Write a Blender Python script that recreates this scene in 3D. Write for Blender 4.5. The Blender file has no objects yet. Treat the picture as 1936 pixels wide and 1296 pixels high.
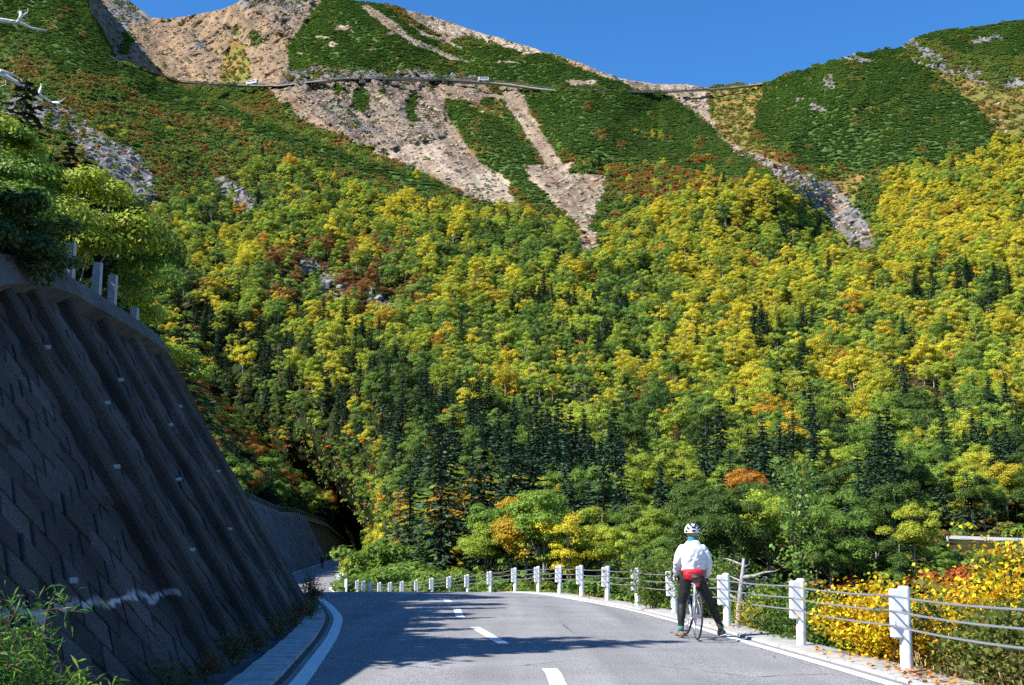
import bpy, bmesh, math, random
import numpy as np
from mathutils import Vector, Matrix

SCN = bpy.context.scene
COL = SCN.collection
random.seed(7); RNG = np.random.default_rng(11)

# ------------------------------------------------------------------ camera, sky, sun, exposure
FPX = 2200.0; CX = 968.0; CY = 648.0          # lens in pixels of a 1936 x 1296 picture
CAMH = 1.25
TH = math.atan(397.0/FPX)                     # upward tilt of the camera
cam_d = bpy.data.cameras.new('camera'); cam = bpy.data.objects.new('camera', cam_d); COL.objects.link(cam)
cam_d.sensor_width = 36.0; cam_d.lens = 36.0*FPX/1936.0
cam_d.clip_start = 0.1; cam_d.clip_end = 6000
cam.location = (0, 0, CAMH); cam.rotation_euler = (math.pi/2+TH, 0, 0)
SCN.camera = cam

SUN_EL = math.radians(45.0)
SUN_TO = Vector((-0.907*math.cos(SUN_EL), -0.421*math.cos(SUN_EL), math.sin(SUN_EL)))   # towards the sun
world = bpy.data.worlds.new('World'); SCN.world = world; world.use_nodes = True
wn = world.node_tree.nodes; wl = world.node_tree.links
sky = wn.new('ShaderNodeTexSky'); sky.sky_type = 'NISHITA'; sky.sun_disc = False
sky.sun_elevation = SUN_EL
sky.sun_rotation = math.atan2(SUN_TO.x, SUN_TO.y)
sky.altitude = 0; sky.air_density = 1.0; sky.dust_density = 0.0; sky.ozone_density = 10.0
bg = wn['Background']; hs_ = wn.new('ShaderNodeHueSaturation'); hs_.inputs['Saturation'].default_value = 1.13; wl.new(sky.outputs[0], hs_.inputs['Color']); wl.new(hs_.outputs[0], bg.inputs[0]); bg.inputs[1].default_value = 0.104
sun_d = bpy.data.lights.new('sun', 'SUN'); sun_o = bpy.data.objects.new('sun', sun_d); COL.objects.link(sun_o)
sun_d.energy = 5.0; sun_d.angle = math.radians(0.53); sun_d.color = (1.0, 0.955, 0.89)
sun_o.rotation_euler = SUN_TO.to_track_quat('Z', 'Y').to_euler()
SCN.view_settings.view_transform = 'Standard'; SCN.view_settings.look = 'None'
SCN.view_settings.exposure = 1.0; SCN.view_settings.gamma = 1.0
SCN.cycles.max_bounces = 4; SCN.cycles.diffuse_bounces = 1; SCN.cycles.glossy_bounces = 2
SCN.cycles.transmission_bounces = 3; SCN.cycles.transparent_max_bounces = 4
SCN.cycles.use_denoising = False

# ------------------------------------------------------------------ helpers
def Tpy(py):
    return np.tan(TH+np.arctan((CY-np.asarray(py, float))/FPX))
def pt(px, py, Y):
    """world point at forward distance Y seen in the direction of the photograph's (px, py)"""
    v = (CY-np.asarray(py, float))/FPX
    s = ((np.asarray(px, float)-CX)/FPX)/(math.cos(TH)-v*math.sin(TH))
    return s*Y, Y+0*s, CAMH+Y*Tpy(py)
def to_px(X, Y, Z):
    dz = Z-CAMH; f = Y*math.cos(TH)+dz*math.sin(TH); u = -Y*math.sin(TH)+dz*math.cos(TH)
    return CX+FPX*X/f, CY-FPX*u/f

def _h(ix, iy, seed):
    n = (ix.astype(np.int64)*374761393+iy.astype(np.int64)*668265263+seed*1274126177) & 0x7fffffff
    n = ((n ^ (n >> 13))*1274126177) & 0x7fffffff
    n = ((n ^ (n >> 16))*668265263) & 0x7fffffff
    return (n & 0xffffff)/float(0xffffff)
def vnoise(x, y, seed=0):
    x = np.asarray(x, float); y = np.asarray(y, float)
    xi = np.floor(x); yi = np.floor(y); fx = x-xi; fy = y-yi
    fx = fx*fx*(3-2*fx); fy = fy*fy*(3-2*fy)
    a = _h(xi, yi, seed); b = _h(xi+1, yi, seed); c = _h(xi, yi+1, seed); d = _h(xi+1, yi+1, seed)
    return (a*(1-fx)+b*fx)*(1-fy)+(c*(1-fx)+d*fx)*fy
def fbm(x, y, seed=0, o=4):
    r = 0; a = 0.5; t = 0
    for k in range(o):
        r = r+a*vnoise(x*2**k, y*2**k, seed+k*17); t += a; a *= 0.5
    return r/t
def sstep(a, b, x):
    t = np.clip((x-a)/(b-a), 0, 1); return t*t*(3-2*t)
def inpoly(px, py, poly):
    px = np.asarray(px); py = np.asarray(py); r = np.zeros(px.shape, bool); n = len(poly)
    for i in range(n):
        x1, y1 = poly[i]; x2, y2 = poly[(i+1) % n]
        if y1 == y2: continue
        c = ((y1 > py) != (y2 > py)) & (px < (x2-x1)*(py-y1)/(y2-y1)+x1)
        r ^= c
    return r

def mesh_np(name, verts, faces, smooth=False):
    """verts (n,3), faces (m,k) with k = 3 or 4"""
    me = bpy.data.meshes.new(name); verts = np.asarray(verts, np.float32); faces = np.asarray(faces, np.int32)
    n, k = faces.shape
    me.vertices.add(len(verts)); me.vertices.foreach_set('co', verts.ravel())
    me.loops.add(n*k); me.loops.foreach_set('vertex_index', faces.ravel())
    me.polygons.add(n); me.polygons.foreach_set('loop_start', np.arange(0, n*k, k, dtype=np.int32))
    if smooth: me.polygons.foreach_set('use_smooth', np.ones(n, bool))
    me.update(calc_edges=True)
    return me
class MB:
    """collects simple solids, then makes one mesh"""
    def __init__(s): s.v = []; s.f = []; s.m = []
    def add(s, v, f, m=0):
        b = len(s.v); s.v += [tuple(p) for p in v]; s.f += [tuple(b+i for i in q) for q in f]; s.m += [m]*len(f)
    def box(s, c, size, M=None, m=0, top=1.0):
        x, y, z = (q/2 for q in size); c = Vector(c)
        P = [Vector((sx*x*(top if sz > 0 else 1), sy*y*(top if sz > 0 else 1), sz*z)) for sz in (-1, 1) for sy in (-1, 1) for sx in (-1, 1)]
        if M is not None: P = [M @ p for p in P]
        s.add([p+c for p in P], [(0, 2, 3, 1), (4, 5, 7, 6), (0, 1, 5, 4), (2, 6, 7, 3), (0, 4, 6, 2), (1, 3, 7, 5)], m)
    def tube(s, pts, rad, n=8, m=0, caps=True):
        pts = [Vector(p) for p in pts]; rad = rad if hasattr(rad, '__len__') else [rad]*len(pts); rings = []
        b0 = len(s.v); up = Vector((0, 0, 1)); V = []; Fc = []
        t0 = (pts[1]-pts[0]).normalized(); a = t0.orthogonal().normalized()
        for i, p in enumerate(pts):
            t = (pts[min(i+1, len(pts)-1)]-pts[max(i-1, 0)]).normalized()
            a = (a-t*a.dot(t)); a = a.normalized() if a.length > 1e-6 else t.orthogonal().normalized(); b = t.cross(a)
            for k in range(n):
                w = 2*math.pi*k/n; V.append(p+(a*math.cos(w)+b*math.sin(w))*rad[i])
        for i in range(len(pts)-1):
            for k in range(n):
                Fc.append((i*n+k, i*n+(k+1) % n, (i+1)*n+(k+1) % n, (i+1)*n+k))
        if caps:
            Fc.append(tuple(range(n-1, -1, -1))); Fc.append(tuple((len(pts)-1)*n+k for k in range(n)))
        s.add(V, Fc, m)
    def lathe(s, prof, c=(0, 0, 0), n=16, m=0, M=None):
        c = Vector(c); V = []; Fc = []
        for r, z in prof:
            for k in range(n):
                w = 2*math.pi*k/n; p = Vector((r*math.cos(w), r*math.sin(w), z)); V.append((M @ p if M is not None else p)+c)
        for i in range(len(prof)-1):
            for k in range(n): Fc.append((i*n+k, i*n+(k+1) % n, (i+1)*n+(k+1) % n, (i+1)*n+k))
        s.add(V, Fc, m)
    def mesh(s, name, mats, smooth=False):
        me = bpy.data.meshes.new(name); me.from_pydata(s.v, [], s.f)
        for q in (mats if isinstance(mats, (list, tuple)) else [mats]): me.materials.append(q)
        if any(s.m): me.polygons.foreach_set('material_index', s.m)
        if smooth: me.polygons.foreach_set('use_smooth', [True]*len(s.f))
        me.update(); return me
def link(name, me, parent=None, loc=None, M=None):
    o = bpy.data.objects.new(name, me); COL.objects.link(o)
    if parent is not None: o.parent = parent
    if loc is not None: o.location = loc
    if M is not None: o.matrix_local = M
    return o
def tag(o, label, cat, group=None):
    o['label'] = label; o['category'] = cat
    if group: o['group'] = group
    return o
def empty(name, loc=(0, 0, 0), rz=0.0):
    o = bpy.data.objects.new(name, None); COL.objects.link(o); o.location = loc; o.rotation_euler = (0, 0, rz)
    o.empty_display_size = 0.2
    return o
def struct(o): o['kind'] = 'structure'; return o
def stuff(o, label=None, cat=None):
    o['kind'] = 'stuff'
    if label: tag(o, label, cat)
    return o

# ------------------------------------------------------------------ materials
def newmat(name):
    m = bpy.data.materials.new(name); m.use_nodes = True
    nt = m.node_tree; return m, nt, nt.nodes, nt.links, nt.nodes['Principled BSDF']
def plain(name, c, rough=0.6, metal=0.0, var=0.0, scale=20.0, bump=0.0, spec=0.4, bscale=None):
    m, nt, N, L, p = newmat(name)
    p.inputs['Roughness'].default_value = rough; p.inputs['Metallic'].default_value = metal
    p.inputs['Specular IOR Level'].default_value = spec
    p.inputs['Base Color'].default_value = (*c, 1)
    if var or bump:
        tc = N.new('ShaderNodeTexCoord'); nz = N.new('ShaderNodeTexNoise'); nz.inputs['Scale'].default_value = scale; nz.inputs['Detail'].default_value = 6
        L.new(tc.outputs['Object'], nz.inputs['Vector'])
        if var:
            mx = N.new('ShaderNodeMix'); mx.data_type = 'RGBA'
            mx.inputs[6].default_value = (*[q*(1-var) for q in c], 1); mx.inputs[7].default_value = (*[min(1, q*(1+var)) for q in c], 1)
            rp = N.new('ShaderNodeMapRange'); rp.inputs[1].default_value = 0.3; rp.inputs[2].default_value = 0.7
            L.new(nz.outputs['Fac'], rp.inputs[0]); L.new(rp.outputs[0], mx.inputs[0]); L.new(mx.outputs[2], p.inputs['Base Color'])
        if bump:
            n2 = nz
            if bscale:
                n2 = N.new('ShaderNodeTexNoise'); n2.inputs['Scale'].default_value = bscale; n2.inputs['Detail'].default_value = 5; L.new(tc.outputs['Object'], n2.inputs['Vector'])
            b = N.new('ShaderNodeBump'); b.inputs['Strength'].default_value = bump; b.inputs['Distance'].default_value = 0.02
            L.new(n2.outputs['Fac'], b.inputs['Height']); L.new(b.outputs[0], p.inputs['Normal'])
    return m
def foliage_mat(name, base=None, vary=0.32, trans=0.40, hue=0.02):
    """leaf colour comes from the plant's own tint; each leaf differs a little"""
    m, nt, N, L, p = newmat(name)
    if base is None:
        at = N.new('ShaderNodeAttribute'); at.attribute_type = 'INSTANCER'; at.attribute_name = 'tint'; src = at.outputs['Color']
    else:
        rg = N.new('ShaderNodeRGB'); rg.outputs[0].default_value = (*base, 1); src = rg.outputs[0]
    ge = N.new('ShaderNodeNewGeometry')
    hs = N.new('ShaderNodeHueSaturation'); L.new(src, hs.inputs['Color'])
    mr = N.new('ShaderNodeMapRange'); mr.inputs[3].default_value = 1-vary; mr.inputs[4].default_value = 1+vary
    L.new(ge.outputs['Random Per Island'], mr.inputs[0]); L.new(mr.outputs[0], hs.inputs['Value'])
    m2 = N.new('ShaderNodeMath'); m2.operation = 'MULTIPLY'; m2.inputs[1].default_value = 37.73; L.new(ge.outputs['Random Per Island'], m2.inputs[0])
    m3 = N.new('ShaderNodeMath'); m3.operation = 'FRACT'; L.new(m2.outputs[0], m3.inputs[0])
    mh = N.new('ShaderNodeMapRange'); mh.inputs[3].default_value = 0.5-hue; mh.inputs[4].default_value = 0.5+hue; L.new(m3.outputs[0], mh.inputs[0]); L.new(mh.outputs[0], hs.inputs['Hue'])
    L.new(hs.outputs[0], p.inputs['Base Color']); p.inputs['Roughness'].default_value = 0.55; p.inputs['Specular IOR Level'].default_value = 0.25
    tr = N.new('ShaderNodeBsdfTranslucent'); L.new(hs.outputs[0], tr.inputs['Color'])
    ms = N.new('ShaderNodeMixShader'); ms.inputs[0].default_value = trans
    L.new(p.outputs[0], ms.inputs[1]); L.new(tr.outputs[0], ms.inputs[2]); L.new(ms.outputs[0], N['Material Output'].inputs[0])
    return m
M_LEAF = foliage_mat('leaf')
M_LEAFN = foliage_mat('broad_leaf', vary=0.5, trans=0.4, hue=0.045)
M_NEEDLE = foliage_mat('needle', vary=0.35, trans=0.08, hue=0.015)
M_CORE = plain('twig_shadow', (0.03, 0.035, 0.012), 0.9)
M_BIRCH = plain('birch_bark', (0.27, 0.25, 0.21), 0.8, var=0.4, scale=9)
M_BARK = plain('fir_bark', (0.11, 0.085, 0.065), 0.9, var=0.4, scale=12)
M_DEAD = plain('dead_wood', (0.30, 0.29, 0.28), 0.85, var=0.4, scale=14, bump=0.6, bscale=60)
M_DEADW = plain('bleached_wood', (0.62, 0.61, 0.58), 0.85, var=0.3, scale=14, bump=0.5, bscale=60)
M_GSTONE = plain('grey_boulder', (0.20, 0.195, 0.20), 0.95, var=0.45, scale=0.9, bump=0.8, bscale=5)
M_TSTONE = plain('tan_boulder', (0.36, 0.28, 0.20), 0.95, var=0.35, scale=0.9, bump=0.8, bscale=5)

# ------------------------------------------------------------------ far mountainside: distances along the view, relief, ground cover
def tps(points):
    """smooth distance map through (px, py, metres)"""
    P = np.array(points, float); xy = P[:, :2]/1000.0; w = np.log(P[:, 2]); n = len(P)
    def U(r2): return np.where(r2 > 1e-12, 0.5*r2*np.log(r2+1e-12), 0)
    A = np.zeros((n+3, n+3)); A[:n, :n] = U(((xy[:, None]-xy[None])**2).sum(-1))+np.eye(n)*2e-4
    A[:n, n] = 1; A[:n, n+1:] = xy; A[n, :n] = 1; A[n+1:, :n] = xy.T
    c = np.linalg.solve(A, np.concatenate([w, np.zeros(3)]))
    def f(px, py):
        q = np.stack([np.asarray(px, float).ravel()/1000, np.asarray(py, float).ravel()/1000], -1); out = np.zeros(len(q))
        for i in range(0, len(q), 20000):
            b = q[i:i+20000]
            out[i:i+20000] = U(((b[:, None]-xy[None])**2).sum(-1)) @ c[:n]+c[n]+b @ c[n+1:]
        return np.exp(out).reshape(np.shape(px))
    return f
ROWS = [(-60, 1080), (0, 990), (100, 870), (160, 795), (200, 725), (300, 590), (400, 470), (500, 365), (600, 290), (700, 232), (800, 190), (900, 152), (1000, 116), (1060, 94), (1120, 76)]
far_pts = []
for x in (800, 1000, 1150, 1300): far_pts += [(x, y, d) for y, d in ROWS if y >= 500]
for x in (1600, 1800, 2050): far_pts += [(x, y, d*(1-0.00008*(x-1500))) for y, d in ROWS if y >= 500]
far_pts += [(x, y, d) for x in (1000, 1180) for y, d in ROWS if 100 <= y < 500]
far_pts += [(2050, 20, 930), (1936, 35, 900), (1936, 160, 690), (1936, 280, 555), (1936, 400, 450), (1750, 60, 880), (1700, 92, 830), (1600, 108, 800), (1500, 140, 800),
            (1440, 160, 860), (1330, 168, 890), (1250, 175, 850), (1620, 200, 640), (1750, 250, 590), (1640, 320, 540), (1870, 310, 530), (1800, 160, 700), (1480, 230, 670),
            (1480, 346, 425), (1400, 352, 425), (1300, 376, 440), (1150, 425, 445), (1350, 300, 560), (1420, 310, 530), (1530, 395, 458), (1590, 452, 440), (1500, 320, 530), (1570, 385, 505), (1640, 450, 440), (1650, 400, 480), (1440, 420, 400), (1560, 480, 395),
            (750, 60, 860), (850, 45, 960), (600, 60, 870), (600, 0, 950), (540, 120, 820), (430, 15, 960), (300, 35, 1010), (200, 0, 1000), (350, 150, 850), (250, 110, 850), (0, 0, 900), (450, 100, 900), (600, 200, 715), (720, 250, 640), (850, 330, 545), (760, 180, 735), (900, 250, 650), (960, 360, 520), (1080, 330, 540), (1100, 440, 430), (0, 300, 800), (400, 300, 620), (640, 300, 600)]
near_pts = [(-100, 20, 560), (0, 50, 560), (165, 15, 650), (330, 160, 600), (480, 222, 560), (650, 290, 520), (830, 350, 480), (980, 395, 450), (-100, 250, 400), (0, 200, 430), (200, 300, 390), (400, 400, 385), (150, 130, 520), (300, 230, 500), (560, 330, 455),
            (-100, 420, 300), (100, 420, 320), (300, 500, 315), (500, 450, 360), (700, 420, 420), (700, 500, 360), (900, 500, 362), (600, 600, 292), (300, 620, 285), (0, 600, 280), (800, 600, 288), (500, 700, 260), (300, 800, 262), (650, 700, 240), (400, 900, 265), (600, 850, 235), (500, 1000, 280), (680, 950, 225), (690, 1045, 270), (400, 1060, 285), (0, 900, 270), (0, 1060, 285), (800, 700, 230), (750, 800, 195), (760, 900, 172), (780, 1000, 150), (780, 1060, 135), (900, 800, 190), (900, 900, 153), (900, 1000, 117), (900, 1060, 94), (1000, 600, 289), (1000, 700, 232), (1000, 900, 152), (1000, 1060, 94)]
f_far = tps(far_pts); f_near = tps(near_pts)
SPUR_X = [-400, 150, 172, 215, 330, 480, 650, 830, 980, 1085, 1130]
SPUR_Y = [-200, -40, 30, 112, 162, 222, 291, 351, 396, 460, 520]
def dist_map(px, py):
    a = f_far(px, py); b = f_near(px, py)
    ys = np.interp(px, SPUR_X, SPUR_Y)
    below = sstep(-4, 4, py-ys)*(1-sstep(900, 1000, px)*sstep(380, 480, py))*(1-sstep(1060, 1140, px))
    return a*(1-below)+b*below
SKY_X = [-300, 150, 200, 245, 285, 320, 430, 480, 560, 640, 760, 850, 960, 1080, 1180, 1330, 1440, 1600, 1700, 1725, 1780, 1936, 2300]
SKY_Y = [-140, -60, -50, 3, 34, 38, 15, -8, -40, -6, 14, 44, 76, 115, 150, 166, 158, 106, 90, 74, 60, 36, 0]
NXg, NYg = 860, 520
gx = np.linspace(-260, 2200, NXg)
ty = np.linspace(0, 1, NYg)
PX = np.repeat(gx[None], NYg, 0)
skyl = np.interp(gx, SKY_X, SKY_Y)+5*(fbm(gx/45, gx*0, 3, 4)-0.5)*2
PY = 1125+(skyl[None]-1125)*ty[:, None]
D0 = dist_map(PX, PY)

# zones of ground cover, outlined on the slope
POLY = dict(
 bowl=[(165, 20), (190, 60), (215, 112), (330, 160), (450, 163), (530, 163), (545, 120), (540, 95), (560, 62), (605, 5), (605, -60), (150, -60)],
 cliff=[(500, 162), (640, 152), (905, 156), (955, 190), (900, 200), (840, 186), (852, 232), (890, 290), (962, 346), (965, 370), (988, 400), (900, 377), (830, 350), (740, 303), (660, 267), (590, 237), (540, 207)],
 gully=[(938, 166), (985, 168), (1003, 215), (1042, 275), (1065, 312), (1085, 305), (1075, 332), (1148, 333), (1142, 370), (1112, 430), (1135, 462), (1120, 494), (1082, 482), (1088, 432), (1058, 397), (1003, 347), (985, 313), (1022, 312), (985, 250), (955, 200)],
 gully2=[(1252, 175), (1330, 170), (1342, 215), (1366, 262), (1430, 292), (1500, 325), (1580, 355), (1620, 395), (1662, 470), (1605, 480), (1565, 425), (1495, 370), (1440, 312), (1390, 290), (1330, 228), (1290, 202)],
 sky1=[(735, 5), (860, 40), (960, 70), (1080, 108), (1190, 145), (1340, 160), (1340, 178), (1210, 173), (1150, 152), (1080, 122), (1040, 106), (1000, 102), (940, 88), (880, 68), (850, 78), (885, 98), (800, 52)],
 streak=[(692, 8), (745, 42), (770, 68), (850, 104), (892, 120), (850, 114), (780, 87), (720, 47), (682, 15)],
 streak2=[(770, 45), (800, 60), (850, 80), (885, 98), (840, 85), (790, 65)])
ROCK = dict(band=[(535, 138), (600, 124), (650, 131), (720, 136), (800, 134), (900, 146), (905, 158), (640, 154), (560, 163), (528, 163)],
 g1=[(150, 240), (200, 262), (240, 280), (290, 330), (288, 388), (240, 388), (200, 352), (165, 322), (138, 272)],
 g2=[(402, 342), (440, 342), (480, 378), (488, 424), (450, 418), (408, 378)],
 g3=[(560, 495), (620, 500), (655, 545), (705, 563), (765, 588), (752, 614), (690, 602), (600, 562)],
 dome=[(1718, 72), (1750, 92), (1800, 118), (1880, 142), (1960, 158), (1900, 168), (1820, 152), (1750, 127), (1700, 104)],
peak2=[(430, -10), (500, -60), (600, -60), (592, -5), (548, 32), (520, 10), (470, 20)], crag=[(610, 185), (665, 195), (720, 235), (705, 262), (650, 245), (612, 215)], crag2=[(360, 60), (385, 70), (392, 105), (372, 100)],
 peak=[(195, -60), (245, 0), (292, 34), (262, 48), (240, 40), (255, 70), (278, 102), (250, 85), (232, 55), (205, 20)],
 left=[(0, 175), (70, 180), (130, 205), (180, 240), (150, 262), (60, 240), (0, 225)])
GRASS = dict(a=[(1330, 172), (1440, 160), (1425, 225), (1408, 262), (1480, 292), (1560, 342), (1640, 330), (1605, 395), (1640, 450), (1570, 372), (1500, 338), (1430, 298), (1365, 264), (1342, 216)],
 b=[(1702, 100), (1760, 138), (1830, 188), (1880, 250), (1960, 285), (1960, 165), (1880, 166), (1800, 142)],
 c=[(415, 120), (440, 75), (470, 90), (472, 155), (420, 152)], d=[(860, 180), (950, 195), (960, 230), (900, 210)])
PINE = dict(a=[(-400, -140), (165, -60), (172, 30), (215, 112), (330, 162), (480, 224), (650, 293), (830, 353), (930, 385), (830, 372), (700, 335), (560, 285), (430, 235), (330, 210), (270, 190), (240, 150), (110, 140), (60, 70), (-400, 50)],
 b=[(600, -40), (700, -10), (760, 45), (850, 100), (892, 118), (880, 92), (960, 88), (1010, 102), (1080, 124), (1215, 174), (1040, 170), (905, 150), (720, 136), (600, 126), (535, 138), (545, 92)],
 c=[(838, 184), (880, 198), (950, 225), (1003, 290), (1062, 402), (1010, 392), (962, 352), (890, 292), (858, 240)],
 d=[(958, 164), (1050, 172), (1250, 178), (1335, 235), (1440, 322), (1482, 346), (1340, 335), (1240, 312), (1150, 320), (1085, 298), (1042, 272), (1003, 205)],
 e=[(1436, 160), (1600, 106), (1702, 90), (1760, 140), (1830, 190), (1882, 252), (1872, 312), (1800, 316), (1640, 322), (1560, 335), (1480, 288), (1418, 245)],
 f=[(1722, 74), (1800, 52), (2300, -20), (2300, 110), (1880, 112), (1800, 95)],
 g=[(1400, 345), (1480, 345), (1560, 420), (1598, 455), (1500, 430), (1440, 380)])
FLX = [-400, 0, 100, 250, 350, 430, 480, 560, 650, 780, 900, 1010, 1085, 1100, 1125, 1180, 1300, 1400, 1480, 1540, 1592, 1655, 1672, 1800, 1868, 1885, 1936, 2300]
FLY = [260, 330, 400, 430, 372, 350, 312, 312, 352, 385, 402, 420, 440, 500, 490, 415, 376, 356, 350, 410, 482, 490, 332, 312, 292, 265, 276, 270]
def zones(px, py):
    """0 shrubs, 1 forest, 2 dwarf pine, 3 scree, 4 grey rock, 5 grass, 6 brown meadow"""
    jx = px+26*(fbm(px/38, py/26, 5, 4)-0.5); jy = py+20*(fbm(px/38, py/26, 9, 4)-0.5)
    z = np.zeros(px.shape, int)
    z[jy > np.interp(jx, FLX, FLY)] = 1
    for p in PINE.values(): z[inpoly(jx, jy, p) & (z != 1)] = 2
    z[(z == 2) & (fbm(px/30, py/14, 41, 4) > 0.70)] = 0
    for p in GRASS.values(): z[inpoly(jx, jy, p)] = 5
    for p in POLY.values(): z[inpoly(px*0.6+jx*0.4, py*0.6+jy*0.4, p)] = 3
    for k_, p in ROCK.items(): z[inpoly(jx, jy, p) & (fbm(px/11, py/8, 47, 3) > (.46 if k_ in ('dome', 'left', 'g3', 'peak2', 'crag', 'crag2') else .30))] = 4
    g_ = inpoly(jx, jy, POLY['gully2']) & (py > 290) & (fbm(px/9, py/7, 48, 3) > .47); z[g_] = 4
    z[inpoly(jx, jy, GRASS['c'])] = 5
    for x, y, a, b in ((682, 190, 16, 26), (778, 205, 9, 30), (640, 172, 10, 8), (548, 205, 8, 6), (720, 175, 8, 6), (925, 195, 12, 10), (482, 78, 8, 14), (450, 65, 8, 6), (240, 75, 14, 10), (232, 95, 10, 12)): z[((jx-x)/a)**2+((jy-y)/b)**2 < 1] = 2 if y > 160 else 0
    for x, y, a, b in ((648, 55, 24, 5), (610, 74, 16, 3), (635, 86, 12, 3), (735, 64, 12, 4), (570, 100, 9, 3), (700, 96, 9, 3), (955, 120, 22, 3), (1095, 158, 24, 5), (1120, 160, 10, 6)):
        z[((jx-x)/a)**2+((jy-y)/b)**2 < 1] = 3
    for x, y, a, b in ((1615, 118, 45, 4), (1565, 160, 16, 16), (1600, 110, 14, 5), (1510, 195, 14, 4), (1545, 205, 14, 5), (1880, 72, 14, 5), (1850, 80, 20, 5), (1705, 155, 6, 4)):
        z[((jx-x)/a)**2+((jy-y)/b)**2 < 0.8] = 4
    z[((jx-1735)/75)**2+((jy-750-(px-1735)*0.35)/20)**2 < 1] = 6
    z[((jx-1075)/85)**2+((jy-790)/28)**2 < 1] = 6
    return z
ZN = zones(PX, PY)

# relief: ribs and gullies running down the slope, rough scree, bushy carpets
X0, Y0, Z0 = pt(PX, PY, D0)
shear = np.where(PX < 1250, 0.55, -0.35)*(1-sstep(450, 650, PY))
along = (PX-shear*PY*1.6)/70.0
rel = (fbm(along, PY/260.0, 21, 4)-0.5)*0.07*(1-sstep(560, 760, PY))
rel += (fbm(PX/60, PY/45, 22, 4)-0.5)*0.03
D = D0*(1+rel*np.where(PX < 1640, 1.0, 0.5))
sc = D/700.0
rocky = np.isin(ZN, (3, 4))
rough = (fbm(X0/9, Y0/9, 31, 4)-0.5)
rib = np.abs(fbm((PX-1.1*PY)/22, PY/60, 33, 4)-0.5)*2
cliffy = inpoly(PX, PY, [(560, 155), (800, 155), (840, 200), (840, 260), (700, 290), (620, 235), (560, 190)]) | inpoly(PX, PY, ROCK['band']) | inpoly(PX, PY, [(420, -60), (620, -60), (560, 80), (520, 60)])
D = D+np.where(rocky, (rough*11+np.where(cliffy, (rib-0.35)*34, (rib-0.35)*10))*sc, 0)
Xg, Yg, Zg = pt(PX, PY, D)
bush = fbm(Xg/4.5, Yg/4.5, 51, 3)
Zg = Zg+np.where(np.isin(ZN, (0, 2)), (bush-0.3)*np.where(ZN == 2, .7, 1.6), 0)+np.where(ZN == 3, (fbm(Xg/3, Yg/3, 52, 3)-0.5)*1.6, 0)+np.where(ZN == 4, (fbm(Xg/4, Yg/4, 53, 3)-0.5)*4.5, 0)
# colour of the ground itself
def lin(r, g, b): return np.array([((c/255)/12.92 if c/255 <= 0.04045 else ((c/255+0.055)/1.055)**2.4) for c in (r, g, b)])
colr = np.zeros(PX.shape+(3,))
n1 = fbm(Xg/14, Yg/14, 61, 4)[..., None]; n2 = fbm(Xg/3, Yg/3, 62, 3)[..., None]; n3 = fbm(PX/90, PY/60, 63, 3)[..., None]
def mixc(a, b, t): return a*(1-t)+b*t
C_sh = mixc(np.array([.055, .10, .022]), np.array([.17, .12, .03]), sstep(.45, .68, n1))
C_fo = mixc(np.array([.03, .045, .012]), np.array([.07, .06, .018]), sstep(.45, .7, n1))
C_pi = mixc(np.array([.06, .115, .028]), np.array([.085, .15, .036]), n2)
C_sc = mixc(np.array([.25, .185, .125]), np.array([.40, .32, .235]), sstep(.3, .7, n3))*(0.6+0.8*n2)
C_sc = mixc(C_sc, np.array([.21, .135, .09]), sstep(.46, .66, n1)*0.8)
n4 = fbm((PX-0.9*PY)/9, (PY+.4*PX)/60, 64, 4)[..., None]; C_sc = C_sc*(0.85+0.3*n4)
bright = (sstep(60, 0, np.hypot((PX-925)*0.8, (PY-345)*1.4))[..., None]); C_sc = mixc(C_sc, np.array([.58, .49, .36]), np.clip(bright, 0, 1)*0.8)
C_bw = mixc(np.array([.24, .155, .09]), np.array([.36, .255, .155]), n3)*(0.6+0.8*n2)*(0.85+0.3*n4); C_bw = mixc(C_bw, np.array([.15, .11, .08]), sstep(.55, .75, n1)*.7)
C_sc = np.where((inpoly(PX, PY, POLY['bowl']))[..., None], C_bw, C_sc)
C_ro = mixc(np.array([.12, .115, .12]), np.array([.30, .28, .265]), n2)
C_gr = mixc(np.array([.20, .19, .045]), np.array([.26, .17, .05]), sstep(.4, .6, n1))*(0.7+0.6*n2)
C_me = mixc(np.array([.16, .075, .03]), np.array([.22, .15, .05]), n2)
for k, c in enumerate((C_sh, C_fo, C_pi, C_sc, C_ro, C_gr, C_me)): colr = np.where((ZN == k)[..., None], c, colr)
colr = np.where((inpoly(PX, PY, ROCK['band']) | cliffy)[..., None] & rocky[..., None], mixc(colr, mixc(np.array([.24, .19, .145]), np.array([.075, .065, .06]), sstep(.42, .62, fbm(Xg/5, (Zg+Yg*.3)/5, 65, 4)[..., None])), 0.75), colr)
# the far side behind the skyline
back = []
for k, (dd, dz) in enumerate(((12, -1), (60, -25), (260, -160))):
    s = Xg[-1]/Yg[-1]; back.append((s*(Yg[-1]+dd), Yg[-1]+dd, Zg[-1]+dz))
Xa = np.vstack([Xg]+[b[0][None] for b in back]); Ya = np.vstack([Yg]+[b[1][None] for b in back]); Za = np.vstack([Zg]+[b[2][None] for b in back])
Ca = np.concatenate([colr]+[colr[-1:]]*3, 0)
R_, C_ = Xa.shape; idx = np.arange(R_*C_).reshape(R_, C_)
fq = np.stack([idx[:-1, :-1], idx[:-1, 1:], idx[1:, 1:], idx[1:, :-1]], -1).reshape(-1, 4)
me = mesh_np('mountain', np.stack([Xa, Ya, Za], -1).reshape(-1, 3), fq, True)
ca = me.color_attributes.new('ground', 'FLOAT_COLOR', 'POINT')
ca.data.foreach_set('color', np.concatenate([Ca.reshape(-1, 3), np.ones((R_*C_, 1))], 1).astype(np.float32).ravel())
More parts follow.
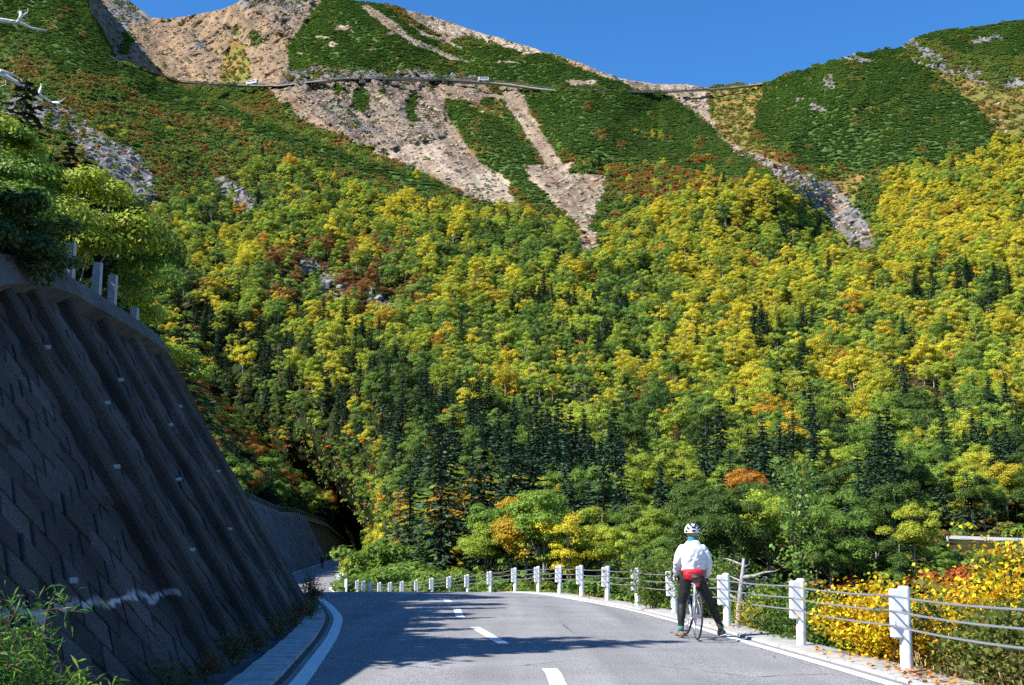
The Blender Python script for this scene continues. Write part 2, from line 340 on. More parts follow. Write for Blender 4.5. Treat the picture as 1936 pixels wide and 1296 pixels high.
m, nt, N, L, p = newmat('mountain_ground')
at = N.new('ShaderNodeAttribute'); at.attribute_name = 'ground'
ge = N.new('ShaderNodeNewGeometry'); nz = N.new('ShaderNodeTexNoise'); nz.inputs['Scale'].default_value = 0.55; nz.inputs['Detail'].default_value = 8; nz.inputs['Roughness'].default_value = 0.7
L.new(ge.outputs['Position'], nz.inputs['Vector'])
mr = N.new('ShaderNodeMapRange'); mr.inputs[1].default_value = 0.3; mr.inputs[2].default_value = 0.7; mr.inputs[3].default_value = 0.42; mr.inputs[4].default_value = 1.5
L.new(nz.outputs['Fac'], mr.inputs[0])
mx = N.new('ShaderNodeMix'); mx.data_type = 'RGBA'; mx.blend_type = 'MULTIPLY'; mx.inputs[0].default_value = 1
L.new(at.outputs['Color'], mx.inputs[6]); L.new(mr.outputs[0], mx.inputs[7]); L.new(mx.outputs[2], p.inputs['Base Color'])
p.inputs['Roughness'].default_value = 0.95; p.inputs['Specular IOR Level'].default_value = 0.1
bp = N.new('ShaderNodeBump'); bp.inputs['Strength'].default_value = 1.0; bp.inputs['Distance'].default_value = 1.6; L.new(nz.outputs['Fac'], bp.inputs['Height']); L.new(bp.outputs[0], p.inputs['Normal'])
me.materials.append(m)
struct(link('mountain', me))

# ------------------------------------------------------------------ the road and the ground beside it
SC = 1.11
L_T = np.array([(-1.3, -30), (-1.35, -8), (-1.5, 3), (-1.79, 9.9), (-2.0, 12), (-2.4, 16), (-2.98, 20.6), (-3.8, 25), (-5.5, 33), (-8, 43), (-10.5, 53), (-13, 64), (-17, 88), (-21, 110), (-26.4, 155), (-30, 220), (-32, 260)])*SC
R_T = np.array([(3.9, -30), (3.7, -8), (3.5, 5), (3.3, 10), (3.2, 12), (2.95, 15.5), (2.8, 18.75), (2.4, 23.5), (1.72, 28), (1.13, 31.5), (.5, 36), (-.5, 41), (-1.9, 45.5), (-4, 50.5), (-6, 56), (-8, 61), (-9.8, 66), (-11.2, 73), (-12.6, 85), (-15, 113), (-20, 155), (-24, 220), (-26, 260)])*SC
W_T = np.array([(-2.2, -30), (-2.2, -8), (-2.4, 3), (-2.72, 9.9), (-3.05, 14), (-3.5, 20.6), (-4.35, 25), (-6.0, 33), (-8.6, 43), (-11.2, 53), (-13.8, 64), (-17.8, 88), (-21.8, 110), (-27.2, 155), (-30.8, 220), (-33, 260)])*SC
ZY = [-40, 30, 36, 45, 53, 64, 76, 125, 172, 245, 300]; ZZ = [0, 0, -.02, -.22, -.7, -1.27, -1.2, -1.1, -.9, 1.2, 2.4]
def smoothtab(t):
    ys = np.linspace(-32, 285, 1269); xs = np.interp(ys, t[:, 1], t[:, 0]); k = np.hanning(21); k /= k.sum()
    return ys, np.convolve(np.pad(xs, 10, 'edge'), k, 'valid')
_ly, _lx = smoothtab(L_T); _ry, _rx = smoothtab(R_T); _wy, _wx = smoothtab(W_T)
_zz = np.interp(_ly, ZY, ZZ); _k = np.hanning(31); _k /= _k.sum(); _zz = np.convolve(np.pad(_zz, 15, 'edge'), _k, 'valid')
def XL(Y): return np.interp(Y, _ly, _lx)
def XR(Y): return np.interp(Y, _ry, _rx)
def XW(Y): return np.interp(Y, _wy, _wx)
def ZR(Y): return np.interp(Y, _ly, _zz)
SY = np.concatenate([np.arange(-28, 60, 0.75), np.arange(60, 275, 2.5)])
def strip(name, off_cols, Ys, mat, zoff=0.0, smooth=True):
    """sheet along the road; off_cols: list of functions Y -> (X, dz)"""
    V = []; n = len(off_cols)
    for Y in Ys:
        for f in off_cols:
            x, dz = f(Y); V.append((float(x), float(Y), float(ZR(Y)+dz+zoff)))
    Fc = [(i*n+j, i*n+j+1, (i+1)*n+j+1, (i+1)*n+j) for i in range(len(Ys)-1) for j in range(n-1)]
    me = mesh_np(name, V, Fc, smooth); me.materials.append(mat); return me

# asphalt: pale worn aggregate
M_ASPH, nt, N, L, p = newmat('asphalt')
tc = N.new('ShaderNodeTexCoord')
n_f = N.new('ShaderNodeTexNoise'); n_f.inputs['Scale'].default_value = 62; n_f.inputs['Detail'].default_value = 3; n_f.inputs['Roughness'].default_value = 0.75
n_m = N.new('ShaderNodeTexNoise'); n_m.inputs['Scale'].default_value = 0.7; n_m.inputs['Detail'].default_value = 5
for q in (n_f, n_m): L.new(tc.outputs['Object'], q.inputs['Vector'])
r1 = N.new('ShaderNodeValToRGB'); r1.color_ramp.elements[0].position = 0.36; r1.color_ramp.elements[0].color = (.075, .075, .078, 1); r1.color_ramp.elements[1].position = 0.66; r1.color_ramp.elements[1].color = (.41, .405, .41, 1)
L.new(n_f.outputs['Fac'], r1.inputs[0])
n_t = N.new('ShaderNodeTexNoise'); n_t.inputs['Scale'].default_value = 1.0; n_t.inputs['Detail'].default_value = 4; mp_ = N.new('ShaderNodeMapping'); mp_.inputs['Scale'].default_value = (1.3, .06, 1); L.new(tc.outputs['Object'], mp_.inputs[0]); L.new(mp_.outputs[0], n_t.inputs['Vector'])
vo = N.new('ShaderNodeTexVoronoi'); vo.feature = 'DISTANCE_TO_EDGE'; vo.inputs['Scale'].default_value = .42; nw_ = N.new('ShaderNodeMix'); nw_.data_type = 'RGBA'; nw_.inputs[0].default_value = .12; L.new(tc.outputs['Object'], nw_.inputs[6]); n_w = N.new('ShaderNodeTexNoise'); n_w.inputs['Scale'].default_value = 2.2; n_w.inputs['Detail'].default_value = 6; L.new(tc.outputs['Object'], n_w.inputs['Vector']); L.new(n_w.outputs['Color'], nw_.inputs[7]); L.new(nw_.outputs[2], vo.inputs['Vector'])
ck = N.new('ShaderNodeMapRange'); ck.inputs[1].default_value = .002; ck.inputs[2].default_value = .006; ck.inputs[3].default_value = 1; ck.inputs[4].default_value = 0; L.new(vo.outputs['Distance'], ck.inputs[0])
cm_ = N.new('ShaderNodeMapRange'); cm_.inputs[1].default_value = .52; cm_.inputs[2].default_value = .60; L.new(n_m.outputs['Fac'], cm_.inputs[0])
cx_ = N.new('ShaderNodeMath'); cx_.operation = 'MULTIPLY'; L.new(ck.outputs[0], cx_.inputs[0]); L.new(cm_.outputs[0], cx_.inputs[1])
r2 = N.new('ShaderNodeMapRange'); r2.inputs[1].default_value = .3; r2.inputs[2].default_value = .7; r2.inputs[3].default_value = .85; r2.inputs[4].default_value = 1.12; L.new(n_m.outputs['Fac'], r2.inputs[0])
mm = N.new('ShaderNodeMix'); mm.data_type = 'RGBA'; mm.blend_type = 'MULTIPLY'; mm.inputs[0].default_value = 1; L.new(r1.outputs[0], mm.inputs[6]); L.new(r2.outputs[0], mm.inputs[7])
tr_ = N.new('ShaderNodeMapRange'); tr_.inputs[1].default_value = .3; tr_.inputs[2].default_value = .7; tr_.inputs[3].default_value = .80; tr_.inputs[4].default_value = 1.16; L.new(n_t.outputs['Fac'], tr_.inputs[0])
m_t = N.new('ShaderNodeMix'); m_t.data_type = 'RGBA'; m_t.blend_type = 'MULTIPLY'; m_t.inputs[0].default_value = 1; L.new(mm.outputs[2], m_t.inputs[6]); L.new(tr_.outputs[0], m_t.inputs[7])
m_c = N.new('ShaderNodeMix'); m_c.data_type = 'RGBA'; L.new(cx_.outputs[0], m_c.inputs[0]); L.new(m_t.outputs[2], m_c.inputs[6]); m_c.inputs[7].default_value = (.05, .05, .05, 1)
L.new(m_c.outputs[2], p.inputs['Base Color']); p.inputs['Roughness'].default_value = 0.85; p.inputs['Specular IOR Level'].default_value = 0.25
bp = N.new('ShaderNodeBump'); bp.inputs['Strength'].default_value = 0.5; bp.inputs['Distance'].default_value = 0.01; L.new(n_f.outputs['Fac'], bp.inputs['Height']); L.new(bp.outputs[0], p.inputs['Normal'])
M_LINE = plain('road_paint', (.74, .74, .72), 0.7, var=0.12, scale=30, bump=0.25, bscale=90)
_n = M_LINE.node_tree; _p = _n.nodes['Principled BSDF']; _src = _p.inputs['Base Color'].links[0].from_socket; _g = _n.nodes.new('ShaderNodeTexNoise'); _g.inputs['Scale'].default_value = 26; _g.inputs['Detail'].default_value = 9; _g.inputs['Roughness'].default_value = .8; _t = _n.nodes.new('ShaderNodeTexCoord'); _n.links.new(_t.outputs['Object'], _g.inputs['Vector'])
_r = _n.nodes.new('ShaderNodeMapRange'); _r.inputs[1].default_value = .60; _r.inputs[2].default_value = .68; _n.links.new(_g.outputs['Fac'], _r.inputs[0]); _m = _n.nodes.new('ShaderNodeMix'); _m.data_type = 'RGBA'; _n.links.new(_r.outputs[0], _m.inputs[0]); _n.links.new(_src, _m.inputs[6]); _m.inputs[7].default_value = (.28, .28, .28, 1); _n.links.new(_m.outputs[2], _p.inputs['Base Color'])
M_CONC = plain('concrete', (.36, .35, .33), 0.9, var=0.22, scale=5, bump=0.35, bscale=60)
M_DIRT = plain('forest_floor', (.075, .062, .032), 0.95, var=0.5, scale=0.8, bump=0.6, bscale=3)
cols = [lambda Y, t=t: (XL(Y)-0.30+(XR(Y)+0.24-XL(Y)+0.30)*t, 0.035*math.sin(math.pi*t)) for t in np.linspace(0, 1, 9)]
struct(link('road', strip('road', cols, SY, M_ASPH)))
crown = lambda X, Y: 0.035*math.sin(math.pi*min(1, max(0, (X-XL(Y)+0.30)/(XR(Y)-XL(Y)+0.54))))
def line(name, fx, w, Ys, parent=None):
    o = link(name, strip(name, [lambda Y: (fx(Y)-w/2, crown(fx(Y)-w/2, Y)), lambda Y: (fx(Y)+w/2, crown(fx(Y)+w/2, Y))], Ys, M_LINE, 0.005)); return struct(o)
line('road_edge_line', XL, 0.17, np.concatenate([np.arange(-20, 60, .5), np.arange(60, 240, 2)]))
line('road_edge_line', XR, 0.16, np.concatenate([np.arange(-20, 60, .5), np.arange(60, 240, 2)]))
XC = lambda Y: 0.52*XL(Y)+0.48*XR(Y)
# centre dashes placed as in the photograph
XCT = [(-10, 0.6), (12.6, .42), (16.2, -.12), (19.8, -.62), (23.2, -1.02), (26, -1.2), (31, -1.7), (40, -4)]
fxc = lambda Y: np.interp(Y, [a for a, b in XCT], [b for a, b in XCT])
for a, b in ((4.5, 8.2), (9.0, 12.75), (16.1, 19.75), (22.7, 26.0), (29.0, 32.2), (36, 39), (43, 46)):
    line('centre_dash', fxc if b < 40 else XC, 0.16, np.linspace(a, b, 8))

# left hillside above the walls, right slope falling into the valley
def hill_dz(o):
    """height above the road, o metres left of the wall foot"""
    return np.interp(o, [0, 0.6, 3.7, 4.6, 8, 13, 22, 40, 80, 140], [-.05, -.05, 5.0, 5.2, 7.2, 10.6, 17, 30, 56, 86])
def hill_z(X, Y):
    o = XW(Y)-X; far = sstep(100, 125, Y)
    return ZR(Y)+hill_dz(o)*np.interp(Y, [3, 8, 12, 16, 23], [.2, .50, .72, .90, 1])*(1+0.25*far)*(1-0.55*sstep(45, 60, Y)*(1-sstep(95, 120, Y)))
def vall_z(X, Y):
    o = X-XR(Y)
    deep = np.interp(o, [0, 0.78, 1.0, 2.0, 4, 8, 15, 30, 60, 140], [-.06, -.06, -.25, -1.1, -2.4, -4.8, -7.5, -9.5, -10, -9])
    lift = sstep(45, 105, Y)*np.interp(o, [0, 8, 20, 60], [0, 1.5, 3.5, 5.0])
    return ZR(Y)+deep+lift+(fbm(X/3, Y/3, 71, 3)-.5)*0.8*sstep(1.5, 5, o)
def sheet(name, xs, Ys, zf, side):
    V = []
    for Y in Ys:
        b = XW(Y) if side < 0 else XR(Y)
        for o in xs: V.append((b+side*o, Y))
    V = np.array(V); Z = zf(V[:, 0], V[:, 1]); n = len(xs); k = len(Ys)
    i = np.arange(n*k).reshape(k, n)
    f = np.stack([i[:-1, :-1], i[:-1, 1:], i[1:, 1:], i[1:, :-1]], -1).reshape(-1, 4)
    if side < 0: f = f[:, ::-1]
    me = mesh_np(name, np.column_stack([V, Z]), f, True); me.materials.append(M_DIRT); return struct(link(name, me))
sheet('hillside', [-0.9, 0, 0.6, 3.7, 4.6, 6, 8, 10, 13, 17, 22, 30, 40, 60, 80, 140], np.arange(-28, 275, 2.0), hill_z, -1)
sheet('valley_slope', [0.2, .78, 1.0, 1.5, 2, 3, 4, 6, 8, 11, 15, 20, 25, 30, 38, 46, 60, 80, 100, 140], np.arange(-28, 150, 1.5), vall_z, 1)
# kerb of cast concrete under the guard posts
def kerb_part(a, b):
    me = strip('kerb', [lambda Y: (XR(Y)+0.20, -.05), lambda Y: (XR(Y)+0.205, 0.028), lambda Y: (XR(Y)+0.23, 0.035), lambda Y: (XR(Y)+0.72, 0.045), lambda Y: (XR(Y)+0.75, 0.03), lambda Y: (XR(Y)+0.76, -0.5)], np.linspace(a, b, 5), M_CONC, 0, False)
    return me
kerb = empty('kerb'); struct(kerb)
for a in np.arange(-6, 40, 2.0): link('kerb_section', kerb_part(a, a+1.985), kerb)
for a in np.arange(40, 80, 4.0): link('kerb_section', kerb_part(a, a+3.98), kerb)
# drain along the wall: lid slabs in a shallow channel
drain = empty('roadside_drain'); struct(drain)
M_DRAIN = plain('drain_concrete', (.40, .40, .39), 0.9, var=0.25, scale=6, bump=0.4, bscale=70)
M_DARKC = plain('drain_dirt', (.055, .055, .055), 0.95, var=0.4, scale=5)
link('channel', strip('channel', [lambda Y: (XW(Y)-0.05, 0.02), lambda Y: (XL(Y)-0.16, 0.006)], np.arange(-6, 60, 1.0), M_DARKC), drain)
def lid_x(Y): return XL(Y)-0.42-0.02*(Y/22.0)
for k, a in enumerate(np.arange(3, 31, 0.5)):
    mb = MB(); y0, y1 = a+0.008, a+0.492
    w = 0.20; hz = 0.05+0.006*((k*7) % 3)
    P = []
    for z in (-.05, hz):
        for y in (y0, y1):
            for s in (-1, 1): P.append((float(lid_x(y))+s*w, y, float(ZR(y))+z))
    mb.add(P, [(0, 2, 3, 1), (4, 5, 7, 6), (0, 1, 5, 4), (2, 6, 7, 3), (0, 4, 6, 2), (1, 3, 7, 5)])
    link('drain_lid', mb.mesh('drain_lid', M_DRAIN), drain)

# ------------------------------------------------------------------ trees and shrubs: a small library of shapes
def quads(C, A, B):
    """leaf faces: centre C, half axes A, B (n,3) -> verts, faces (diamond-like quads)"""
    n = len(C); V = np.stack([C-A, C-B*0.9+A*0.1, C+A, C+B*0.9+A*0.1], 1).reshape(-1, 3)
    return V, np.arange(n*4).reshape(n, 4)
def rdir(n, rng):
    d = rng.normal(size=(n, 3)); return d/np.linalg.norm(d, axis=1)[:, None]
def leaf_axes(n, nrm, size, rng, asp=0.62):
    a = np.cross(nrm, rdir(n, rng)); a /= np.linalg.norm(a, axis=1)[:, None]+1e-9; b = np.cross(nrm, a)
    s = (size*(0.65+0.7*rng.random(n)))[:, None]*0.5
    return a*s, b*s*asp
def crown_np(seed, H, R, base, nblob, per, size, flat=0.7, fill=0.35):
    rng = np.random.default_rng(seed); V = []; Fc = []; off = 0; cen = []
    cz = base+(H-base)*0.5; rz = (H-base)*0.5
    for k in range(nblob):
        d = rdir(1, rng)[0]; q = rng.random()**0.45
        p = np.array([d[0]*R*q, d[1]*R*q, cz+d[2]*rz*q*0.92]); rb = R*(0.24+0.20*rng.random())*(1.15-0.35*abs(d[2]*q))
        cen.append((p, rb)); n = int(per*(0.7+0.6*rng.random())*(rb/(0.34*R))**1.6)
        dd = rdir(n, rng); dd[:, 2] = np.where(dd[:, 2] < -0.35, -dd[:, 2]*0.5, dd[:, 2])
        rad = (fill+(1-fill)*rng.random(n)**0.5)[:, None]
        C = p+dd*rad*rb*np.array([1, 1, flat])+rng.normal(size=(n, 3))*0.05*R*0.3
        nr = dd*1.1+rdir(n, rng)*0.55+np.array([0, 0, 0.35]); nr /= np.linalg.norm(nr, axis=1)[:, None]
        a, b = leaf_axes(n, nr, size, rng); v, f = quads(C, a, b); V.append(v); Fc.append(f+off); off += len(v)
    return np.concatenate(V), np.concatenate(Fc), cen
def trunk_mb(seed, H, base, cen, r0, lean=0.06, m=0, nlimb=6):
    rng = random.Random(seed); mb = MB(); lx, ly = rng.uniform(-lean, lean)*H, rng.uniform(-lean, lean)*H
    top = H*0.82; pts = []; rr = []
    for i in range(7):
        t = i/6; pts.append((lx*t*t+rng.uniform(-.02, .02)*H*t, ly*t*t+rng.uniform(-.02, .02)*H*t, -0.4+(top+0.4)*t)); rr.append(r0*(1-0.82*t))
    mb.tube(pts, rr, 6, m)
    for p, rb in sorted(cen, key=lambda q: rng.random())[:nlimb]:
        t = min(0.85, max(0.15, (p[2]*0.62)/top)); i = min(5, int(t*6)); a = Vector(pts[i]); b = Vector(p)
        mid = a.lerp(b, 0.5)+Vector((0, 0, -0.06*H*rng.random()))
        mb.tube([a, mid, b], [rr[i]*0.55, rr[i]*0.32, r0*0.06], 5, m)
    return mb
def fir_np(seed, H, R, whorls, size, z0=0.06):
    rng = np.random.default_rng(seed); C = []; A = []; B = []
    for k in range(whorls):
        t = (k+rng.random()*0.5)/whorls; z = H*(z0+(1-z0)*t); ln = R*(1-t)**0.8*(0.8+0.4*rng.random())+0.1
        nb = int(5+3*rng.random()); a0 = rng.random()*6.28
        for j in range(nb):
            a = a0+6.283*j/nb+rng.normal()*0.2; l = ln*(0.7+0.5*rng.random()); dr = 0.22+0.25*(1-t)
            dx, dy = math.cos(a), math.sin(a); m = max(3, int(l/size*2.6))
            for i in range(m):
                u = (i+0.6)/m; side = (rng.random()-0.5)*2*(0.12+0.42*(1-u))*l*0.62
                zz = z-dr*l*u*(0.5+0.5*u)+0.10*l*u*u*1.6+rng.normal()*0.03*l
                C.append((dx*l*u-dy*side, dy*l*u+dx*side, zz))
                d = np.array([dx-dy*side/l*0.9, dy+dx*side/l*0.9, -dr*0.6+rng.normal()*0.15]); d /= np.linalg.norm(d)
                s = size*(0.7+0.6*rng.random())
                p = np.cross(d, [0, 0, 1.0]); p = p/np.linalg.norm(p)+np.array([0, 0, rng.normal()*0.45])
                A.append(d*s*0.75); B.append(p*s*0.36)
    for i in range(10):      # leader
        z = H*(0.9+0.11*i/10); a = rng.random()*6.28
        C.append((0.05*math.cos(a), 0.05*math.sin(a), z)); A.append((0.06*math.cos(a), 0.06*math.sin(a), size*0.5)); B.append((-0.12*size*math.sin(a), 0.12*size*math.cos(a), 0))
    V, Fc = quads(np.array(C), np.array(A), np.array(B)); return V, Fc
def leafmesh(name, V, Fc, mat):
    me = mesh_np(name, V, Fc); me.materials.append(mat); return me
def joined(name, leaf_me, mb, mats):
    """crown and trunk as one mesh, for the distant mass of trees only"""
    n = len(leaf_me.vertices); co = np.empty(n*3, np.float32); leaf_me.vertices.foreach_get('co', co); V = co.reshape(-1, 3)
    k = len(leaf_me.polygons); li = np.empty(k*4, np.int32); leaf_me.loops.foreach_get('vertex_index', li); Fc = li.reshape(-1, 4)
    tv = np.array(mb.v, np.float32); tf = np.array([f if len(f) == 4 else (*f[:3], f[3] if len(f) > 3 else f[2]) for f in mb.f if len(f) == 4], np.int32)
    me = mesh_np(name, np.concatenate([V, tv]), np.concatenate([Fc, tf+n])); [me.materials.append(q) for q in mats]
    mi = np.zeros(k+len(tf), np.int32); mi[k:] = 1; me.polygons.foreach_set('material_index', mi); return me
BIRCH = []     # (crown mesh, trunk mesh, joined mesh, height)
for i, (H, R, b, nb, per) in enumerate(((8, 2.7, 1.0, 24, 95), (7, 2.9, .8, 22, 100), (9, 2.5, 1.6, 26, 85), (6, 2.5, .5, 19, 100), (8.5, 3.2, 1.2, 26, 95), (6.5, 2.2, .6, 18, 105), (7.5, 2.3, 1.2, 18, 85), (5.5, 2.6, .4, 20, 95))):
    V, Fc, cen = crown_np(100+i, H, R, b, nb, int(per*1.6), 0.28); cm = leafmesh('birch_crown', V, Fc, M_LEAF)
    mb = trunk_mb(200+i, H, b, cen, 0.17); tm = mb.mesh('birch_trunk', M_BIRCH, True)
    BIRCH.append((cm, tm, joined('birch', cm, mb, [M_LEAF, M_BIRCH]), H))
NEARB = []     # finer leaves for trees close to the road
for i, (H, R, b, nb, per, sz) in enumerate(((5.5, 2.0, .6, 24, 430, 0.15), (4.5, 1.8, 0.3, 22, 430, 0.15), (6.5, 2.1, .9, 26, 420, 0.16), (6.0, 2.3, .5, 26, 420, 0.15))):
    V, Fc, cen = crown_np(300+i, H, R, b, nb, per, sz); cm = leafmesh('birch_crown', V, Fc, M_LEAF)
    mb = trunk_mb(320+i, H, b, cen, 0.11, nlimb=10); NEARB.append((cm, mb.mesh('birch_trunk', M_BIRCH, True), joined('birch', cm, mb, [M_LEAF, M_BIRCH]), H))
FIR = []
for i, (H, R, w, sz) in enumerate(((11, 2.3, 30, 0.42), (9, 2.1, 26, 0.40), (13, 2.6, 34, 0.44), (7, 1.7, 22, 0.36))):
    V, Fc = fir_np(400+i, H, R, w, sz); cm = leafmesh('fir_crown', V, Fc, M_NEEDLE)
    mb = MB(); mb.tube([(0, 0, -.5), (0.03, 0, H*0.5), (0, 0, H*0.98)], [0.19, 0.11, 0.015], 6); FIR.append((cm, mb.mesh('fir_trunk', M_BARK, True), joined('fir', cm, mb, [M_NEEDLE, M_BARK]), H))
NEARF = []
for i, (H, R, w, sz) in enumerate(((10, 2.7, 34, 0.26), (7, 1.9, 26, 0.2))):
    V, Fc = fir_np(450+i, H, R, w, sz, 0.1); cm = leafmesh('fir_crown', V, Fc, M_NEEDLE)
    mb = MB(); mb.tube([(0, 0, -.5), (0.05, 0.02, H*0.5), (0, 0, H*0.98)], [0.17, 0.1, 0.015], 8); NEARF.append((cm, mb.mesh('fir_trunk', M_BARK, True), joined('fir', cm, mb, [M_NEEDLE, M_BARK]), H))
SHRUB = []     # low mounded bush, 1 m radius
for i in range(4):
    rng = np.random.default_rng(500+i); V, Fc, cen = crown_np(500+i, 1.25, 0.95, 0.0, 9, 26, 0.30, 0.75, 0.5); SHRUB.append(leafmesh('shrub', V, Fc, M_LEAF))
NSHRUB = []    # bush with fine leaves for close by, 1 m radius
for i in range(3):
    V, Fc, cen = crown_np(520+i, 1.5, 1.0, 0.0, 16, 210, 0.11, 0.8, 0.4); NSHRUB.append(leafmesh('shrub', V, Fc, M_LEAF))
PINEB = []     # flat cushion of creeping pine
for i in range(3):
    rng = np.random.default_rng(540+i); n_ = 260; q_ = rdir(n_, rng); C_c = np.stack([q_[:, 0]*1.2, q_[:, 1]*1.2, np.abs(q_[:, 2])*.5], -1)*(0.6+.4*rng.random((n_, 1))); nr_ = rdir(n_, rng)*.55+q_*.3+np.array([0, 0, 1.0]); nr_ /= np.linalg.norm(nr_, axis=1)[:, None]; a_, b_ = leaf_axes(n_, nr_, .34, rng, .7); V, Fc = quads(C_c, a_, b_); PINEB.append(leafmesh('creeping_pine', V, Fc, M_NEEDLE))
ROCKM = []
for i in range(5):
    bm = bmesh.new(); bmesh.ops.create_icosphere(bm, subdivisions=2, radius=1.0); rr = random.Random(600+i)
    pl = [(Vector((rr.gauss(0, 1), rr.gauss(0, 1), rr.gauss(0, 1))).normalized(), rr.uniform(0.45, 0.8)) for _ in range(9)]
    for v in bm.verts:
        for nrm, dd in pl:
            e = v.co.dot(nrm)-dd
            if e > 0: v.co -= nrm*e
        v.co.x *= 1.15; v.co.z *= 0.8
    me = bpy.data.meshes.new('boulder'); bm.to_mesh(me); bm.free(); ROCKM.append(me)

def gn_scatter(name, P, meshes, scl, rot, var, tint, label, cat):
    """one mass of plants or stones nobody could count: points that carry copies of a few shapes"""
    protos = []
    for k, mm in enumerate(meshes):
        protos.append(bpy.data.objects.new(name+'_shape', mm))
    me = bpy.data.meshes.new(name); me.vertices.add(len(P)); me.vertices.foreach_set('co', np.asarray(P, np.float32).ravel())
    def attr(n, t, a, key='value'):
        q = me.attributes.new(n, t, 'POINT'); q.data.foreach_set(key, a)
    attr('scl', 'FLOAT_VECTOR', np.asarray(scl, np.float32).ravel(), 'vector'); attr('rot', 'FLOAT', np.asarray(rot, np.float32)); attr('var', 'INT', np.asarray(var, np.int32))
    t4 = np.concatenate([tint, np.ones((len(P), 1))], 1).astype(np.float32); attr('tint', 'FLOAT_COLOR', t4.ravel(), 'color')
    o = link(name, me); g = bpy.data.node_groups.new(name, 'GeometryNodeTree')
    g.interface.new_socket('Geometry', in_out='INPUT', socket_type='NodeSocketGeometry'); g.interface.new_socket('Geometry', in_out='OUTPUT', socket_type='NodeSocketGeometry')
    N = g.nodes; L = g.links; gi = N.new('NodeGroupInput'); go = N.new('NodeGroupOutput'); ip = N.new('GeometryNodeInstanceOnPoints'); gti = N.new('GeometryNodeGeometryToInstance')
    for q in reversed(protos):
        oi = N.new('GeometryNodeObjectInfo'); oi.inputs['Object'].default_value = q; L.new(oi.outputs['Geometry'], gti.inputs[0])
    def na(n, t):
        q = N.new('GeometryNodeInputNamedAttribute'); q.data_type = t; q.inputs['Name'].default_value = n; return q.outputs['Attribute']
    L.new(gi.outputs[0], ip.inputs['Points']); L.new(gti.outputs[0], ip.inputs['Instance']); ip.inputs['Pick Instance'].default_value = True
    L.new(na('var', 'INT'), ip.inputs['Instance Index']); cx = N.new('ShaderNodeCombineXYZ'); L.new(na('rot', 'FLOAT'), cx.inputs[2])
    er = N.new('FunctionNodeEulerToRotation'); L.new(cx.outputs[0], er.inputs[0]); L.new(er.outputs[0], ip.inputs['Rotation']); L.new(na('scl', 'FLOAT_VECTOR'), ip.inputs['Scale'])
    L.new(ip.outputs[0], go.inputs[0]); md = o.modifiers.new('scatter', 'NODES'); md.node_group = g
    return stuff(o, label, cat)

# ------------------------------------------------------------------ where plants stand on the mountain
cellA = None
P3 = np.stack([Xg, Yg, Zg], -1)
cellA = np.linalg.norm(np.cross(P3[:-1, 1:]-P3[:-1, :-1], P3[1:, :-1]-P3[:-1, :-1]), axis=-1)*0.87; cellA = np.minimum(cellA, 60)
def scatter(dens, seed, jitter=0):
    """points on the mountain; dens: plants per square metre on every cell"""
    rng = np.random.default_rng(seed); ex = cellA*dens[:-1, :-1]; n = rng.poisson(ex)
    r, c = np.nonzero(n); k = n[r, c]; r = np.repeat(r, k); c = np.repeat(c, k); u = rng.random(len(r)); v = rng.random(len(r))
    def bil(A): return A[r, c]*(1-u)*(1-v)+A[r, c+1]*u*(1-v)+A[r+1, c]*(1-u)*v+A[r+1, c+1]*u*v
    return bil(Xg), bil(Yg), bil(Zg), bil(PX), bil(PY), rng
def thin(X, Y, Zt, rad):
    """drop plants standing too close to an earlier one"""
    keep = np.zeros(len(X), bool); grid = {}
    for i in range(len(X)):
        a, b = int(X[i]//rad[i]), int(Y[i]//rad[i]); ok = True
        key = (a, b, int(Zt[i]//rad[i]))
        if key in grid: ok = False
        if ok: grid[key] = 1; keep[i] = True
    return keep
inview = (PX > -120) & (PX < 2060)
Z_ = [(ZN == k) & inview for k in range(7)]
# tree colours
YEL = np.array([.60, .52, .032]); YGR = np.array([.37, .44, .04]); GRN = np.array([.175, .29, .04]); ORA = np.array([.50, .22, .022]); RED = np.array([.42, .075, .022]); DGR = np.array([.08, .14, .022]); RUS = np.array([.27, .12, .03])
def birch_tint(px, py, rng):
    n = len(px); w = fbm(px/110, py/80, 81, 3)-0.5+rng.normal(size=n)*0.21-.08
    w = w+0.15*sstep(950, 1500, px)*sstep(760, 560, py)+0.08*sstep(600, 480, py)*sstep(300, 700, px)-0.10*sstep(650, 900, py)-0.06*sstep(700, 300, px)*sstep(500, 650, py)
    t = mixc(DGR, GRN, sstep(-.40, -.22, w)[:, None]); t = mixc(t, YGR, sstep(-.2, 0.02, w)[:, None]); t = mixc(t, YEL, sstep(.04, .30, w)[:, None])
    o = rng.random(n) < 0.05; t[o] = mixc(ORA, YEL, rng.random((o.sum(), 1)))
    return t*(0.8+0.4*rng.random((n, 1)))

